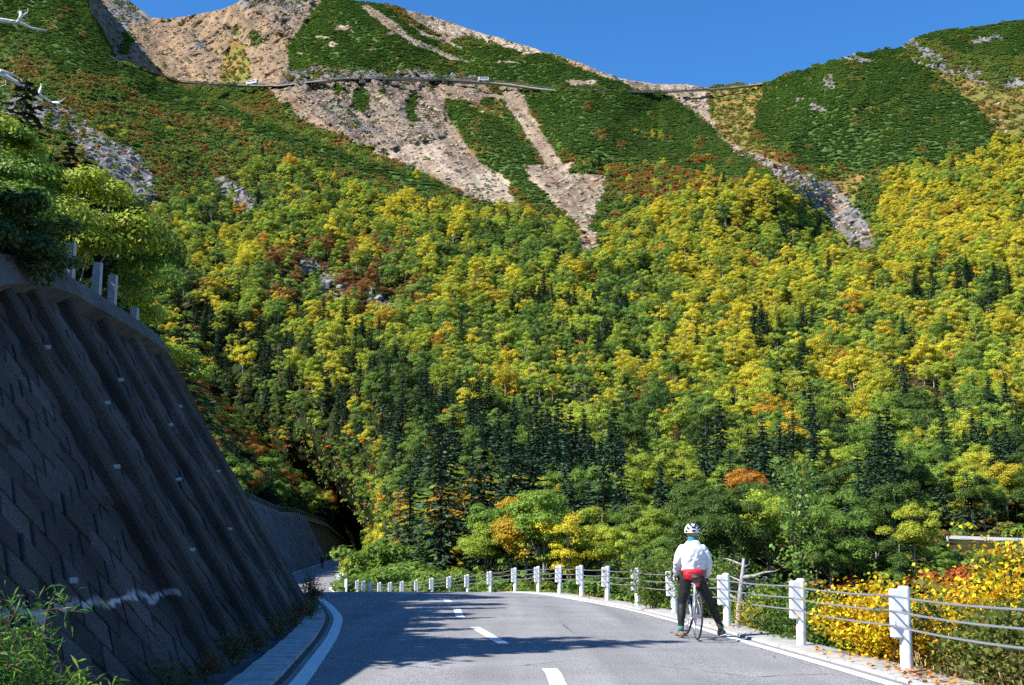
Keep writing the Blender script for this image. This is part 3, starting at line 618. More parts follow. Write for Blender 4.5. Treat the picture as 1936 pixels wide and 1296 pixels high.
# ------------------------------------------------------------------ planting
ANCH = [(720, 950, 'beside the far ribbed wall'), (860, 980, 'behind the crest guard posts'), (1010, 960, 'behind the middle guard posts'), (1150, 960, 'between crest posts and cyclist'),
        (1290, 930, 'above the cyclist\'s helmet'), (1400, 1010, 'behind the bare grey snag'), (1500, 960, 'in the fir stand above the snag'), (1650, 1000, 'on the near side of the valley road'), (1640, 900, 'over the valley road near red leaves'), (1780, 930, 'just above the valley road'), (1900, 960, 'above the white valley guardrail'),
        (1650, 1110, 'in the hollow behind the guard cables'), (1850, 1080, 'behind the yellow leaved bushes'), (600, 800, 'on the dim slope past the long wall'), (480, 700, 'above the shaded near wall'), (720, 800, 'low on the slope above the far wall'), (880, 830, 'on the lower middle slope'), (1050, 850, 'below the brown clearing'), (1060, 740, 'above the brown clearing'),
        (1200, 850, 'on the lower slope over the cyclist'), (1300, 760, 'below the pale stream gap'), (1420, 860, 'on the lower right slope'), (1560, 820, 'lower left of the brown meadow'), (1750, 860, 'below the brown meadow'), (1900, 850, 'at the right edge under the meadow'), (1600, 700, 'left of the brown meadow'), (1850, 700, 'right of the brown meadow'),
        (350, 560, 'over the wall top fence posts'), (640, 640, 'below the red bushes'), (820, 640, 'on the left middle slope'), (1000, 640, 'on the central middle slope')]
def where(px, py): return min(ANCH, key=lambda a: (a[0]-px)**2+((a[1]-py)*1.3)**2)[2]
def colour_word(t):
    r, g, b = t
    if r > 2.6*g: return 'red'
    if r > 1.7*g: return 'orange'
    if r > 1.12*g: return 'golden yellow'
    if r > 0.8*g: return 'yellow green'
    if g > 0.15: return 'fresh green'
    return 'deep green'
QUEUE = []
def plant_tree(kind, shape, loc, s, rz, tint, label=None, group=None, sz=None): QUEUE.append((kind, shape, tuple(float(q) for q in loc), float(s), float(rz), np.array(tint, float), label, group))
def put_tree(kind, shape, loc, s, rz, tint, label=None, group=None, sz=None):
    cm, tm, _, H = shape
    e = empty(kind, loc, rz); e.scale = (s, s, s*(sz or 1.0))
    c = link('crown', cm, e); c['tint'] = [float(q) for q in tint]; link('trunk', tm, e)
    px, py = to_px(loc[0], loc[1], loc[2]+H*s*0.6); hh = H*s
    if label is None:
        size = 'tall' if hh > (9 if 'fir' in kind else 7.6) else ('small' if hh < (6.5 if 'fir' in kind else 5.2) else 'mid sized')
        w = where(px, py)
        label = (f'{size} dark fir {w}' if 'fir' in kind else f'{size} {colour_word(tint)} birch {w}'); group = group or ('firs ' if 'fir' in kind else 'birches ')+w
    tag(e, label, 'tree', group); return e
def hidden_low(px, py):      # behind the near wall, the hillside or the road
    return (py > np.interp(px, [-50, 0, 250, 300, 450, 560, 690, 760, 1936], [430, 470, 600, 680, 900, 945, 1040, 1120, 1140]))
FIRZ = [([(740, 800), (860, 770), (1000, 830), (1180, 900), (1180, 1060), (740, 1060)], .52), ([(560, 620), (760, 660), (820, 800), (620, 780)], .28), ([(1430, 880), (1560, 840), (1600, 1060), (1430, 1060)], .34), ([(1770, 820), (1990, 800), (1990, 960), (1790, 960)], .4), ([(1420, 610), (1540, 620), (1540, 720), (1420, 700)], .6),
        ([(1180, 930), (1440, 900), (1440, 1070), (1180, 1070)], .3), ([(1600, 980), (1990, 960), (1990, 1080), (1600, 1080)], .4), ([(960, 560), (1180, 600), (1180, 680), (980, 660)], .35), ([(1730, 520), (1920, 540), (1920, 620), (1730, 600)], .35), ([(600, 760), (760, 780), (740, 900), (620, 880)], .4), ([(300, 560), (560, 640), (560, 900), (400, 860)], .5)]
def fir_frac(px, py):
    f = np.full(px.shape, 0.03)
    for p, v in FIRZ: f = np.where(inpoly(px, py, p), v, f)
    f = np.where(py < 560, f*0.3, f); return f*(0.55+0.9*fbm(px/50, py/40, 91, 2))
tsz = np.interp(D, [95, 200, 300, 450, 600], [.68, .70, .80, .92, .9])
gap = sstep(.30, .42, fbm(PX/55, PY/30, 95, 3))           # small openings
gap = gap*np.where(((PX-660)/140)**2+((PY-545)/55)**2 < 1, .25, 1)*np.where(((PX-300)/190)**2+((PY-400)/70)**2 < 1, .45, 1)
dens = np.where(Z_[1], 0.115/tsz**2, 0)*(0.35+0.65*gap)
dens = dens+np.where(Z_[0] & (PY > 250), 0.004, 0)
X, Y, Z, px, py, rng = scatter(dens, 1001)
k = thin(X, Y, Z, np.interp(Y, [95, 200, 300, 450], [2.1, 2.2, 2.6, 3.1])); X, Y, Z, px, py = (a[k] for a in (X, Y, Z, px, py)); n = len(X)
isf = rng.random(n) < fir_frac(px, py)
s = np.interp(Y, [95, 200, 300, 450, 600], [.68, .70, .80, .92, .9])*(0.55+0.8*rng.random(n)**1.4); s = np.where(py < np.interp(px, FLX, FLY)+14, s*0.7, s)
sf = np.interp(Y, [95, 200, 300, 450], [.78, .72, .72, .7])*(0.55+0.65*rng.random(n))
tb = birch_tint(px, py, rng); tf = np.array([.038, .076, .036])*(0.7+0.7*rng.random((n, 1)))
redz = ((px-650)/150)**2+((py-545)/70)**2 < 1
tb[redz & (rng.random(n) < .3)] = RUS
rot = rng.random(n)*6.28
vis = (px > -10) & (px < 1946) & ~hidden_low(px, py-20)
keep = ~((px > 1735) & (py > 1008) & (py < 1050))
low_ = (px > 1735) & (py >= 1050); hm_ = np.maximum(.5, CAMH+Y*Tpy(1043)-Z); s = np.where(low_, np.minimum(s, hm_/7.5), s); sf = np.where(low_, np.minimum(sf, hm_/10), sf)
for i in np.nonzero(keep)[0]:
    if isf[i]: plant_tree('fir_tree', FIR[i % 4], (X[i], Y[i], Z[i]), sf[i], rot[i], tf[i])
    elif Y[i] < 135: plant_tree('birch_tree', NEARB[i % 4], (X[i], Y[i], Z[i]), s[i]*1.3, rot[i], tb[i])
    else: plant_tree('birch_tree', BIRCH[i % 8], (X[i], Y[i], Z[i]), s[i], rot[i], tb[i])
one = np.ones((1, 3))

# shrub layer: under the trees, on the open slopes, creeping pine carpets
dens = np.where(Z_[0], 0.20, 0)+np.where(Z_[1], 0.10, 0)+np.where(Z_[5], 0.05, 0)+np.where(Z_[6], .06, 0)+np.where(Z_[4], 0.025, 0)+np.where(Z_[3], 0.0035, 0)
dens = dens*np.where(PY < 130, .7, 1)+np.where(Z_[1] & (PY > 1030) & (PX > 1350) & ((PX < 1735) | (PY > 1062)), .5, 0)
X, Y, Z, px, py, rng = scatter(dens, 1002); n = len(X); zn = zones(px, py)
w = fbm(px/42, py/26, 83, 3)-0.5+rng.normal(size=n)*0.16; t = mixc(DGR*0.9, GRN*0.75, sstep(-.3, -.1, w)[:, None]); t = mixc(t, np.array([.19, .155, .03]), sstep(.0, .14, w)[:, None]); t = mixc(t, np.array([.23, .15, .033]), sstep(.14, .28, w)[:, None])
rr = rng.random(n); rd = ((rr < .035) & (py > 200)) | ((rr < .42) & (((px-660)/150)**2+((py-550)/62)**2 < 1)) | ((rr < .3) & (((px-1330)/200)**2+((py-330)/60)**2 < 1)) | ((rr < .3) & (((px-1030)/60)**2+((py-370)/50)**2 < 1))
t = t*1.3; t[rd] = mixc(RED, ORA, rng.random((rd.sum(), 1))**2)*(0.7+.4*rng.random((rd.sum(), 1)))
g = (zn == 5) & (rr > .4); t[g] = np.array([.24, .22, .04])
ss = (0.75+0.95*rng.random(n))*np.interp(Y, [95, 300, 600, 900], [.8, 1.0, 1.3, 1.5])
big = np.argsort(np.where(rd & (px > 0) & (px < 1936) & (py > 300) & ~hidden_low(px, py) & (ss > 0.9), -ss/Y, 1))[:90]
for i in big:
    o = link('autumn_shrub', SHRUB[i % 4], None, (X[i], Y[i], Z[i])); o.scale = (ss[i]*1.2, ss[i]*1.2, ss[i]); o['tint'] = [float(q) for q in t[i]]
    w_ = where(px[i], py[i]); tag(o, f'{colour_word(t[i])} autumn shrub {w_}', 'shrub', f'autumn shrubs {w_}')
rest = np.ones(n, bool); rest[big] = False
gn_scatter('mountain_shrubs', np.stack([X, Y, Z], -1)[rest], SHRUB, (ss[:, None]*np.array([1.1, 1.1, .8]))[rest], rng.random(rest.sum())*6.28, rng.integers(0, 4, rest.sum()), t[rest], 'green, rust and red shrubs mottling the upper slopes', 'shrubs')
X, Y, Z, px, py, rng = scatter(np.where(Z_[2], 0.30, 0), 1003); n = len(X)
t = mixc(np.array([.165, .275, .07]), np.array([.235, .35, .09]), (sstep(.3, .7, fbm(px/60, py/30, 85, 3))[:, None]*0.7+0.3*rng.random((n, 1))))
ss = np.interp(Y, [400, 900], [.8, 1.15])*(0.7+.7*rng.random(n)**2)
gn_scatter('creeping_pine_carpet', np.stack([X, Y, Z+.2], -1), PINEB, ss[:, None]*np.array([1.25, 1.25, .85]), rng.random(n)*6.28, rng.integers(0, 3, n), t, 'dense dark green creeping pine carpeting the upper slopes', 'dwarf pine')
# stones
for me_ in ROCKM: me_.materials.append(M_TSTONE)
X, Y, Z, px, py, rng = scatter(np.where(Z_[3], 0.13, 0)+np.where(Z_[5], .012, 0), 1004); n = len(X); sr = 0.25+1.7*rng.random(n)**4
gn_scatter('scree_stones', np.stack([X, Y, Z-.1], -1), ROCKM, sr[:, None]*np.array([1, 1, .8]), rng.random(n)*6.28, rng.integers(0, 5, n), np.ones((n, 3)), 'loose tan stones littering the bare scree slopes', 'scree')
GROCK = []
for me_ in ROCKM:
    q = me_.copy(); q.materials.clear(); q.materials.append(M_GSTONE); GROCK.append(q)
X, Y, Z, px, py, rng = scatter(np.where(Z_[4], 0.14, 0)+np.where(Z_[6], .006, 0), 1005); n = len(X); sr = 0.35+1.3*rng.random(n)**2.5
visr = (px > 0) & (px < 1936) & (py > -5)
big = np.argsort(np.where(visr, -sr/Y, 1))[:110]
def rock_place(px, py):
    for k_, w_ in (('g1', 'on the grey boulder field at upper left'), ('g2', 'in the small boulder patch among birches'), ('g3', 'among the red bushes mid slope'), ('dome', 'in the rock band below the right summit'), ('band', 'in the crag above the mountain road'), ('left', 'on the rocky ground behind the dead branches'), ('peak', 'on the dark rocks of the left peak')):
        if inpoly(np.array([px]), np.array([py]), [(cx+(a-cx)*1.2, cy+(b-cy)*1.2) for cx, cy in [np.mean(ROCK[k_], 0)] for a, b in ROCK[k_]])[0]: return w_
    return 'on the brown clearing in the forest' if py > 500 else 'on the green right dome'
for i in big[:60]:
    o = link('boulder', GROCK[i % 5], None, (X[i], Y[i], Z[i])); o.scale = (sr[i]*1.1, sr[i]*1.1, sr[i]); o.rotation_euler = (0, 0, rng.random()*6.28)
    w_ = rock_place(px[i], py[i]); tag(o, f'{"big" if sr[i] > 1.1 else "small"} grey boulder {w_}', 'boulder', 'boulders '+w_)
rest = np.ones(n, bool); rest[big[:60]] = False
gn_scatter('boulder_field', np.stack([X, Y, Z-.1], -1)[rest], GROCK, sr[rest][:, None]*one, rng.random(rest.sum())*6.28, rng.integers(0, 5, rest.sum()), np.ones((rest.sum(), 3)), 'grey broken rocks filling the boulder fields on the slope', 'rocks')

# trees in the valley between the road and the mountain (each one a tree of its own)
rng = np.random.default_rng(2001); spots = []
cand = []
for _ in range(2600):
    Yv = 24+84*rng.random()**0.7; sx = -0.16+0.66*rng.random(); Xv = sx*Yv; cand.append((Xv, Yv))
occ = {}
for Xv, Yv in cand:
    o = Xv-XR(Yv)
    if o < 6+0.03*Yv: continue
    if Yv < 60 and Xv/Yv < 0.05: continue
    key = (int(Xv//4.2), int(Yv//4.2))
    if key in occ: continue
    occ[key] = 1; spots.append((Xv, Yv))
for j, (Xv, Yv) in enumerate(spots):
    z = float(vall_z(np.array(Xv), np.array(Yv))); px_, py_ = to_px(Xv, Yv, z+5)
    fir = rng.random() < 0.24+0.5*(vnoise(np.array(px_/120), np.array(Yv/20), 7)-.5)
    # keep crowns below the line of sight that the photograph shows open
    lim = (1042 if px_ > 1735 else 985 if px_ < 1400 else 1005)+60*max(0, (60-Yv)/40)
    zmax = CAMH+Yv*float(Tpy(lim)); hmax = zmax-z
    if hmax < 2.2: continue
    if fir:
        sh = FIR[j % 4] if Yv > 60 else NEARF[j % 2]; sc_ = min((0.55+.45*rng.random())*8.5, hmax*(0.8+.35*rng.random()))/sh[3]
        plant_tree('fir_tree', sh, (Xv, Yv, z), sc_, rng.random()*6.28, np.array([.034, .07, .034])*(0.7+.6*rng.random()))
    else:
        sh = NEARB[j % 4]; sc_ = min((0.6+.4*rng.random())*6.5, hmax*(0.75+.3*rng.random()))/sh[3]
        tt = birch_tint(np.array([px_]), np.array([900.0]), rng)[0]; tt = tt if tt[0] < 1.5*tt[1] else GRN
        plant_tree('birch_tree', sh, (Xv, Yv, z), sc_, rng.random()*6.28, tt*0.9)

# trees on the hillside above the walls
rng = np.random.default_rng(2003); occ = {}; cnt = 0
for _ in range(1500):
    Yv = 17+170*rng.random()**1.4; o = 5.2+(4+0.28*Yv)*rng.random(); Xv = float(XW(Yv))-o
    sx = Xv/Yv
    if sx < -0.50 or (Yv > 45 and sx > -0.08): continue
    key = (int(Xv//3.0), int(Yv//3.2))
    if key in occ: continue
    occ[key] = 1; cnt += 1
    z = float(hill_z(np.array(Xv), np.array(Yv))); fir = rng.random() < (0.30 if Yv < 40 else .42)
    lim = np.interp(CX+FPX*sx, [-200, 0, 120, 200, 260, 310, 450, 600, 700], [150, 235, 265, 400, 500, 560, 700, 850, 970]) 
    hmax = CAMH+Yv*float(Tpy(lim))-z
    if hmax < 1.6: continue
    if fir:
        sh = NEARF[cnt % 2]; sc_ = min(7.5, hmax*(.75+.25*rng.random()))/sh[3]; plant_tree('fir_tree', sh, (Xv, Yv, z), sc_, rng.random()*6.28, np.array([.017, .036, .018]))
    else:
        sh = NEARB[cnt % 4]; sc_ = min(5.5, hmax*(.75+.25*rng.random()))/sh[3]
        t_ = [GRN, YGR, YGR, GRN*.7, DGR][int(rng.random()*5)] if Yv < 60 else [GRN, YGR, ORA*.8, DGR, GRN*.7][int(rng.random()*5)]
        plant_tree('birch_tree', sh, (Xv, Yv, z), sc_, rng.random()*6.28, t_*(.75+.4*rng.random()))
# the big firs that stand out behind the guard posts
for k_, (px_, top_, Yv) in enumerate(((832, 792, 92), (893, 838, 96), (950, 872, 99), (1010, 862, 101), (1068, 880, 100), (1140, 868, 98), (775, 868, 104), (1185, 925, 95), (1497, 872, 98), (1545, 905, 90), (1795, 838, 128), (1880, 872, 125), (1450, 935, 84), (1600, 955, 78), (1705, 985, 82), (330, 610, 62))):
    x = float(pt(px_, 950, Yv)[0]); z = float(vall_z(np.array(x), np.array(float(Yv)))) if px_ > 600 else float(hill_z(np.array(x), np.array(float(Yv))))
    if Yv > 110: z = CAMH+Yv*float(Tpy(975))
    H_ = CAMH+Yv*float(Tpy(top_))-z; sh = NEARF[k_ % 2]
    plant_tree('fir_tree', sh, (x, Yv, z), H_/sh[3], k_*1.1, np.array([.038, .078, .037])*(0.85+.3*rng.random()), label=f'large dark fir standing out {where(px_, (top_+1040)/2)}', group='large firs behind the guard posts')
for k_ in range(26):
    Yv = 182+78*rng.random(); o_ = 5.5+13*rng.random()**1.3; Xv = float(XW(Yv))-o_*(.5+.5*(262-Yv)/80); z = float(hill_z(np.array(Xv), np.array(Yv))); sh = NEARB[k_ % 4] if k_ % 3 else NEARF[k_ % 2]
    plant_tree('birch_tree' if sh in NEARB else 'fir_tree', sh, (Xv, Yv, z), (4.5+3*rng.random())/sh[3], k_, [GRN, DGR, ORA*.7, YGR][k_ % 4] if sh in NEARB else np.array([.03, .06, .03]))
# trees out of the picture to the left whose shade falls on the road
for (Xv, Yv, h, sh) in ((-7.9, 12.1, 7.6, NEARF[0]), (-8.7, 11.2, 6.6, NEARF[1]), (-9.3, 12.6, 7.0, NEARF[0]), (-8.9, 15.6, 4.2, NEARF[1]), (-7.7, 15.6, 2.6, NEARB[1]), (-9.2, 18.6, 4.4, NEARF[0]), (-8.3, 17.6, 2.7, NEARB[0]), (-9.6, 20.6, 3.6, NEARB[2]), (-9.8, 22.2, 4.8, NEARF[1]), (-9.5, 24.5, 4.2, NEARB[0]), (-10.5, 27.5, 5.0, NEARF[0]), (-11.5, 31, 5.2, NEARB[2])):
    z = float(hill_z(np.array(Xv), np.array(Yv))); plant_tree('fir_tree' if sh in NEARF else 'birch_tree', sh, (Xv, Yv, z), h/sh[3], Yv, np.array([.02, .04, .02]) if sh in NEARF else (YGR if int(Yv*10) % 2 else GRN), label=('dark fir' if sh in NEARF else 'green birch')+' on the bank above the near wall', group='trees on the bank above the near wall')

# the 300 birches and firs that show largest are trees of their own, the rest one distant wood
def showing(q):
    k_, sh, (x, y, z), s_, *_ = q
    if y < 5: return 0
    px_, py_ = to_px(x, y, z+sh[3]*s_*.75)
    if not (-15 < px_ < 1950) or py_ > 1130 or py_ < -20: return 0
    wall = float(np.interp(px_, [-50, 0, 70, 250, 330, 450, 560, 690, 760, 1936], [430, 470, 520, 640, 760, 930, 960, 1045, 1120, 1140]))
    if y > 30 and px_ < 700 and py_ > wall-25: return 0
    if px_ < 260 and y > 45 and py_ > 300: return 0
    return sh[3]*s_/y
for kind, pool, name, lab in (('birch_tree', BIRCH+NEARB, 'birch_forest', 'far yellow and green birch wood covering the mountainside'), ('fir_tree', FIR+NEARF, 'fir_forest', 'far dark firs scattered through the birch wood on the mountainside')):
    Q = sorted([q for q in QUEUE if q[0] == kind], key=showing, reverse=True); nb_ = min(300 if kind == 'birch_tree' else 220, sum(showing(q) > 0 for q in Q))
    for q in Q[:nb_]: put_tree(*q)
    Rr = Q[nb_:]; ids = {id(p_): i for i, p_ in enumerate(pool)}
    gn_scatter(name, np.array([q[2] for q in Rr]), [p_[2] for p_ in pool], np.array([[q[3]]*3 for q in Rr]), np.array([q[4] for q in Rr]), np.array([next(i for i, p_ in enumerate(pool) if p_ is q[1]) for q in Rr]), np.array([q[5] for q in Rr]), lab, 'forest')

# ------------------------------------------------------------------ retaining walls
ANG = math.radians(58.4)
def wall_frame(Y, ang=ANG):
    d = 0.3; t = Vector((float(XW(Y+d)-XW(Y-d)), 2*d, 0)).normalized(); n = Vector((t.y, -t.x, 0))
    u = -n*math.cos(ang)+Vector((0, 0, 1))*math.sin(ang); nf = n*math.sin(ang)+Vector((0, 0, 1))*math.cos(ang)
    return Vector((float(XW(Y)), Y, float(ZR(Y)))), t, u, nf
# weathered aggregate concrete with lime stains
def wall_mat(name, c0, c1, stain):
    m, nt, N, L, p = newmat(name); ge = N.new('ShaderNodeNewGeometry')
    a = N.new('ShaderNodeTexNoise'); a.inputs['Scale'].default_value = 55; a.inputs['Detail'].default_value = 3; a.inputs['Roughness'].default_value = .8; L.new(ge.outputs['Position'], a.inputs['Vector'])
    b = N.new('ShaderNodeTexNoise'); b.inputs['Scale'].default_value = 1.1; b.inputs['Detail'].default_value = 6; L.new(ge.outputs['Position'], b.inputs['Vector'])
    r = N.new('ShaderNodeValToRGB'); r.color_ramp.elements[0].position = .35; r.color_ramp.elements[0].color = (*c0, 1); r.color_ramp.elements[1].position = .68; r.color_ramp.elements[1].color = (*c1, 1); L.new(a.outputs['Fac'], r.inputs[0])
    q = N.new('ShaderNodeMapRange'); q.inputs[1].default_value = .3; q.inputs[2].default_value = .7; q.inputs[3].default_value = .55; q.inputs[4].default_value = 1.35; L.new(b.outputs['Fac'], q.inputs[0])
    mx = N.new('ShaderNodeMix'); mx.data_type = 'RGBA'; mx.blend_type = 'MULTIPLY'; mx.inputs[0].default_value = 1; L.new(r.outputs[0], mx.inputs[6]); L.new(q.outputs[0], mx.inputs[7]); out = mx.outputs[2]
    if stain:
        sp = N.new('ShaderNodeSeparateXYZ'); L.new(ge.outputs['Position'], sp.inputs[0])
        c = N.new('ShaderNodeTexNoise'); c.inputs['Scale'].default_value = 2.4; c.inputs['Detail'].default_value = 7; L.new(ge.outputs['Position'], c.inputs['Vector'])
        def mth(op, x, y=None):
            k = N.new('ShaderNodeMath'); k.operation = op
            for i, v in enumerate((x, y)):
                if v is None: continue
                if isinstance(v, (int, float)): k.inputs[i].default_value = v
                else: L.new(v, k.inputs[i])
            return k.outputs[0]
        wv = mth('MULTIPLY', mth('SUBTRACT', c.outputs['Fac'], .5), .30)
        dz = mth('ABSOLUTE', mth('SUBTRACT', mth('ADD', sp.outputs[2], wv), .84))
        band = N.new('ShaderNodeMapRange'); band.inputs[1].default_value = .012; band.inputs[2].default_value = .045; band.inputs[3].default_value = 1; band.inputs[4].default_value = 0; L.new(dz, band.inputs[0])
        ym = mth('LESS_THAN', sp.outputs[1], 12.55)
        br = N.new('ShaderNodeMapRange'); br.inputs[1].default_value = .40; br.inputs[2].default_value = .55; L.new(c.outputs['Fac'], br.inputs[0])
        spots = N.new('ShaderNodeTexNoise'); spots.inputs['Scale'].default_value = 3.3; spots.inputs['Detail'].default_value = 9; spots.inputs['Roughness'].default_value = .75
        mp = N.new('ShaderNodeMapping'); mp.inputs['Scale'].default_value = (1, 1, .35); L.new(ge.outputs['Position'], mp.inputs[0]); L.new(mp.outputs[0], spots.inputs['Vector'])
        st = N.new('ShaderNodeMapRange'); st.inputs[1].default_value = .70; st.inputs[2].default_value = .76; L.new(spots.outputs['Fac'], st.inputs[0])
        f = mth('MINIMUM', mth('ADD', mth('MULTIPLY', mth('MULTIPLY', band.outputs[0], ym), mth('ADD', mth('MULTIPLY', br.outputs[0], .6), .4)), mth('MULTIPLY', st.outputs[0], .8)), 1.0)
        m2 = N.new('ShaderNodeMix'); m2.data_type = 'RGBA'; L.new(f, m2.inputs[0]); L.new(out, m2.inputs[6]); m2.inputs[7].default_value = (.36, .37, .38, 1); out = m2.outputs[2]
    oi = N.new('ShaderNodeObjectInfo'); ad = N.new('ShaderNodeMath'); ad.operation = 'ADD'; L.new(oi.outputs['Random'], ad.inputs[0]); L.new(ge.outputs['Random Per Island'], ad.inputs[1]); fr = N.new('ShaderNodeMath'); fr.operation = 'FRACT'; L.new(ad.outputs[0], fr.inputs[0]); vr = N.new('ShaderNodeMapRange'); vr.inputs[3].default_value = .6; vr.inputs[4].default_value = 1.4; L.new(fr.outputs[0], vr.inputs[0]); mv = N.new('ShaderNodeMix'); mv.data_type = 'RGBA'; mv.blend_type = 'MULTIPLY'; mv.inputs[0].default_value = 1; L.new(out, mv.inputs[6]); L.new(vr.outputs[0], mv.inputs[7]); out = mv.outputs[2]
    L.new(out, p.inputs['Base Color']); p.inputs['Roughness'].default_value = .92; p.inputs['Specular IOR Level'].default_value = .2
    bp = N.new('ShaderNodeBump'); bp.inputs['Strength'].default_value = .7; bp.inputs['Distance'].default_value = .02; L.new(a.outputs['Fac'], bp.inputs['Height']); L.new(bp.outputs[0], p.inputs['Normal'])
    return m
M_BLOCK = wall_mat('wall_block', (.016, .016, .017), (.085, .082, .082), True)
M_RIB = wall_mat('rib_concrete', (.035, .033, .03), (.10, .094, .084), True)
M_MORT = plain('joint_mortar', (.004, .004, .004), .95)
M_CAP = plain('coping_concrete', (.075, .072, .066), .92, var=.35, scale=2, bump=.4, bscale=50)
M_PVC = plain('pvc_pipe', (.42, .44, .46), .5)
def rib_mesh(name, Y, h0, h1, wb, wt, pr, mat, ang=ANG, nseg=1):
    o, t, u, nf = wall_frame(Y, ang); mb = MB(); V = []
    prof = [(-wb/2, -.06), (-wb/2, pr*.72), (-wt/2, pr), (wt/2, pr), (wb/2, pr*.72), (wb/2, -.06)]
    hs = np.linspace(h0, h1, nseg+1); rj = random.Random(int(Y*100))
    for h in hs:
        for a, b in prof: V.append(o+u*h+t*(a+rj.uniform(-.006, .006))+nf*(b+rj.uniform(-.006, .006)))
    k = len(prof); Fc = [(i*k+j, i*k+(j+1) % k, (i+1)*k+(j+1) % k, (i+1)*k+j) for i in range(nseg) for j in range(k)]+[tuple(range(k))[::-1], tuple(nseg*k+j for j in range(k))]
    mb.add(V, Fc); return mb.mesh(name, mat)
def wall_sheet(name, Ys, hs_of, o_, mat, ang=ANG):
    mb = MB(); V = []; nh = 2
    for Y in Ys:
        o, t, u, nf = wall_frame(Y, ang); h1 = hs_of(Y)
        V += [o+u*(-.3)+nf*o_, o+u*h1+nf*o_, o+u*h1+nf*(o_-0.5)]
    Fc = [(i*3+j, i*3+j+1, (i+1)*3+j+1, (i+1)*3+j)[::-1] for i in range(len(Ys)-1) for j in range(2)]
    mb.add(V, Fc); return mb.mesh(name, mat)
HW = 6.15
def HWf(Y): return float(np.interp(Y, [4.6, 8, 12, 14, 16, 19, 23], [1.4, 3.2, 4.7, 5.25, 5.6, 5.85, 6.05]))
nw = tag(empty('retaining_wall', (float(XW(14)), 14, 0)), 'tall shaded retaining wall of diagonal concrete blocks and sloping ribs', 'retaining wall')
def under(o, e):                 # keep world placement under a parent empty
    o.parent = e; o.matrix_parent_inverse = e.matrix_basis.inverted(); return o
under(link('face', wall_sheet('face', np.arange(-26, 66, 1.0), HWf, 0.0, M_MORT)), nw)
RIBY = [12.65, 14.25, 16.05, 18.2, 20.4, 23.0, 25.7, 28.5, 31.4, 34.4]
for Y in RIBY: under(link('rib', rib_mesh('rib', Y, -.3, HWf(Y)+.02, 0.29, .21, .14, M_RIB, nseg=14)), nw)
for k, a in enumerate(np.arange(-20, 40, 3.0)):
    mb = MB(); V = []; ys = np.linspace(a+.01, a+2.99, 4)
    for Y in ys:
        o, t, u, nf = wall_frame(Y); hw = HWf(Y); V += [o+u*(hw-.14)+nf*-.1, o+u*(hw-.14)+nf*.24, o+u*(hw+.24)+nf*.24, o+u*(hw+.30)+nf*.18, o+u*(hw+.30)+nf*-.55, o+u*(hw-.1)+nf*-.55]
    q = 6; Fc = [(i*q+j, i*q+(j+1) % q, (i+1)*q+(j+1) % q, (i+1)*q+j)[::-1] for i in range(3) for j in range(q)]+[tuple(range(q)), tuple(3*q+j for j in range(q))[::-1]]
    mb.add(V, Fc); under(link('coping', mb.mesh('coping', M_CAP)), nw)
BW, BL = .37, .42
def block_mesh(seed):
    r = random.Random(seed); mb = MB(); a, b, hgt, ins = BL/2-.017, BW/2-.017, .016, .012
    j = lambda q: q+r.uniform(-.008, .008)
    P = [(-a, -b, -.03), (a, -b, -.03), (a, b, -.03), (-a, b, -.03), (-a, -b, hgt*.55), (a, -b, hgt*.55), (a, b, hgt*.55), (-a, b, hgt*.55), (j(-a+ins), j(-b+ins), j(hgt)), (j(a-ins), j(-b+ins), j(hgt)), (j(a-ins), j(b-ins), j(hgt)), (j(-a+ins), j(b-ins), j(hgt))]
    Fc = [(8, 9, 10, 11)]+[(i, (i+1) % 4, 4+(i+1) % 4, 4+i) for i in range(4)]+[(4+i, 4+(i+1) % 4, 8+(i+1) % 4, 8+i) for i in range(4)]
    mb.add(P, Fc); return mb
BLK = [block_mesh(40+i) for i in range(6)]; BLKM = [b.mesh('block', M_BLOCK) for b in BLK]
bl = []
for i in range(-80, 120):
    for j in range(-80, 90):
        a = i*BW; b = j*BL+(BL/2 if i % 2 else 0); s_ = (a-b)/math.sqrt(2); h_ = (a+b)/math.sqrt(2)
        if -6 < s_ < 34 and -.05 < h_ < HWf(s_)-.05 and not any(abs(s_-Y) < .24 for Y in RIBY): bl.append((s_, h_, i, j))
rest = MB(); one_by_one = []
for s_, h_, i, j in bl:
    o, t, u, nf = wall_frame(s_); c = o+u*h_; A = ((u-t)/math.sqrt(2)).normalized(); Bv = nf.cross(A); r = random.Random(i*977+j)
    M = Matrix((A, Bv, nf)).transposed().to_4x4(); M = Matrix.Translation(c+nf*r.uniform(-.012, .012)) @ M @ Matrix.Rotation(r.uniform(-.03, .03), 4, 'X') @ Matrix.Rotation(r.uniform(-.03, .03), 4, 'Y')
    px_, py_ = to_px(c.x, c.y, c.z) if c.y > 1 else (-999, 0)
    if -25 < px_ < 700 and py_ < 1320 and s_ < 14.1: one_by_one.append((c.y, M, (i*7+j) % 6))
    else: rest.add([M @ Vector(v) for v in BLK[(i*7+j) % 6].v], BLK[(i*7+j) % 6].f)
one_by_one.sort(key=lambda q: q[0])
for d_, M, v in one_by_one[300:]: rest.add([M @ Vector(p_) for p_ in BLK[v].v], BLK[v].f)
for d_, M, v in one_by_one[:300]:
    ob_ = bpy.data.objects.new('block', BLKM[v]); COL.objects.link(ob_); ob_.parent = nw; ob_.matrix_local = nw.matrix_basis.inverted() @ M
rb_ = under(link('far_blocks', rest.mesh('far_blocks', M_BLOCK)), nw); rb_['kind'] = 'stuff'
rj = random.Random(5)
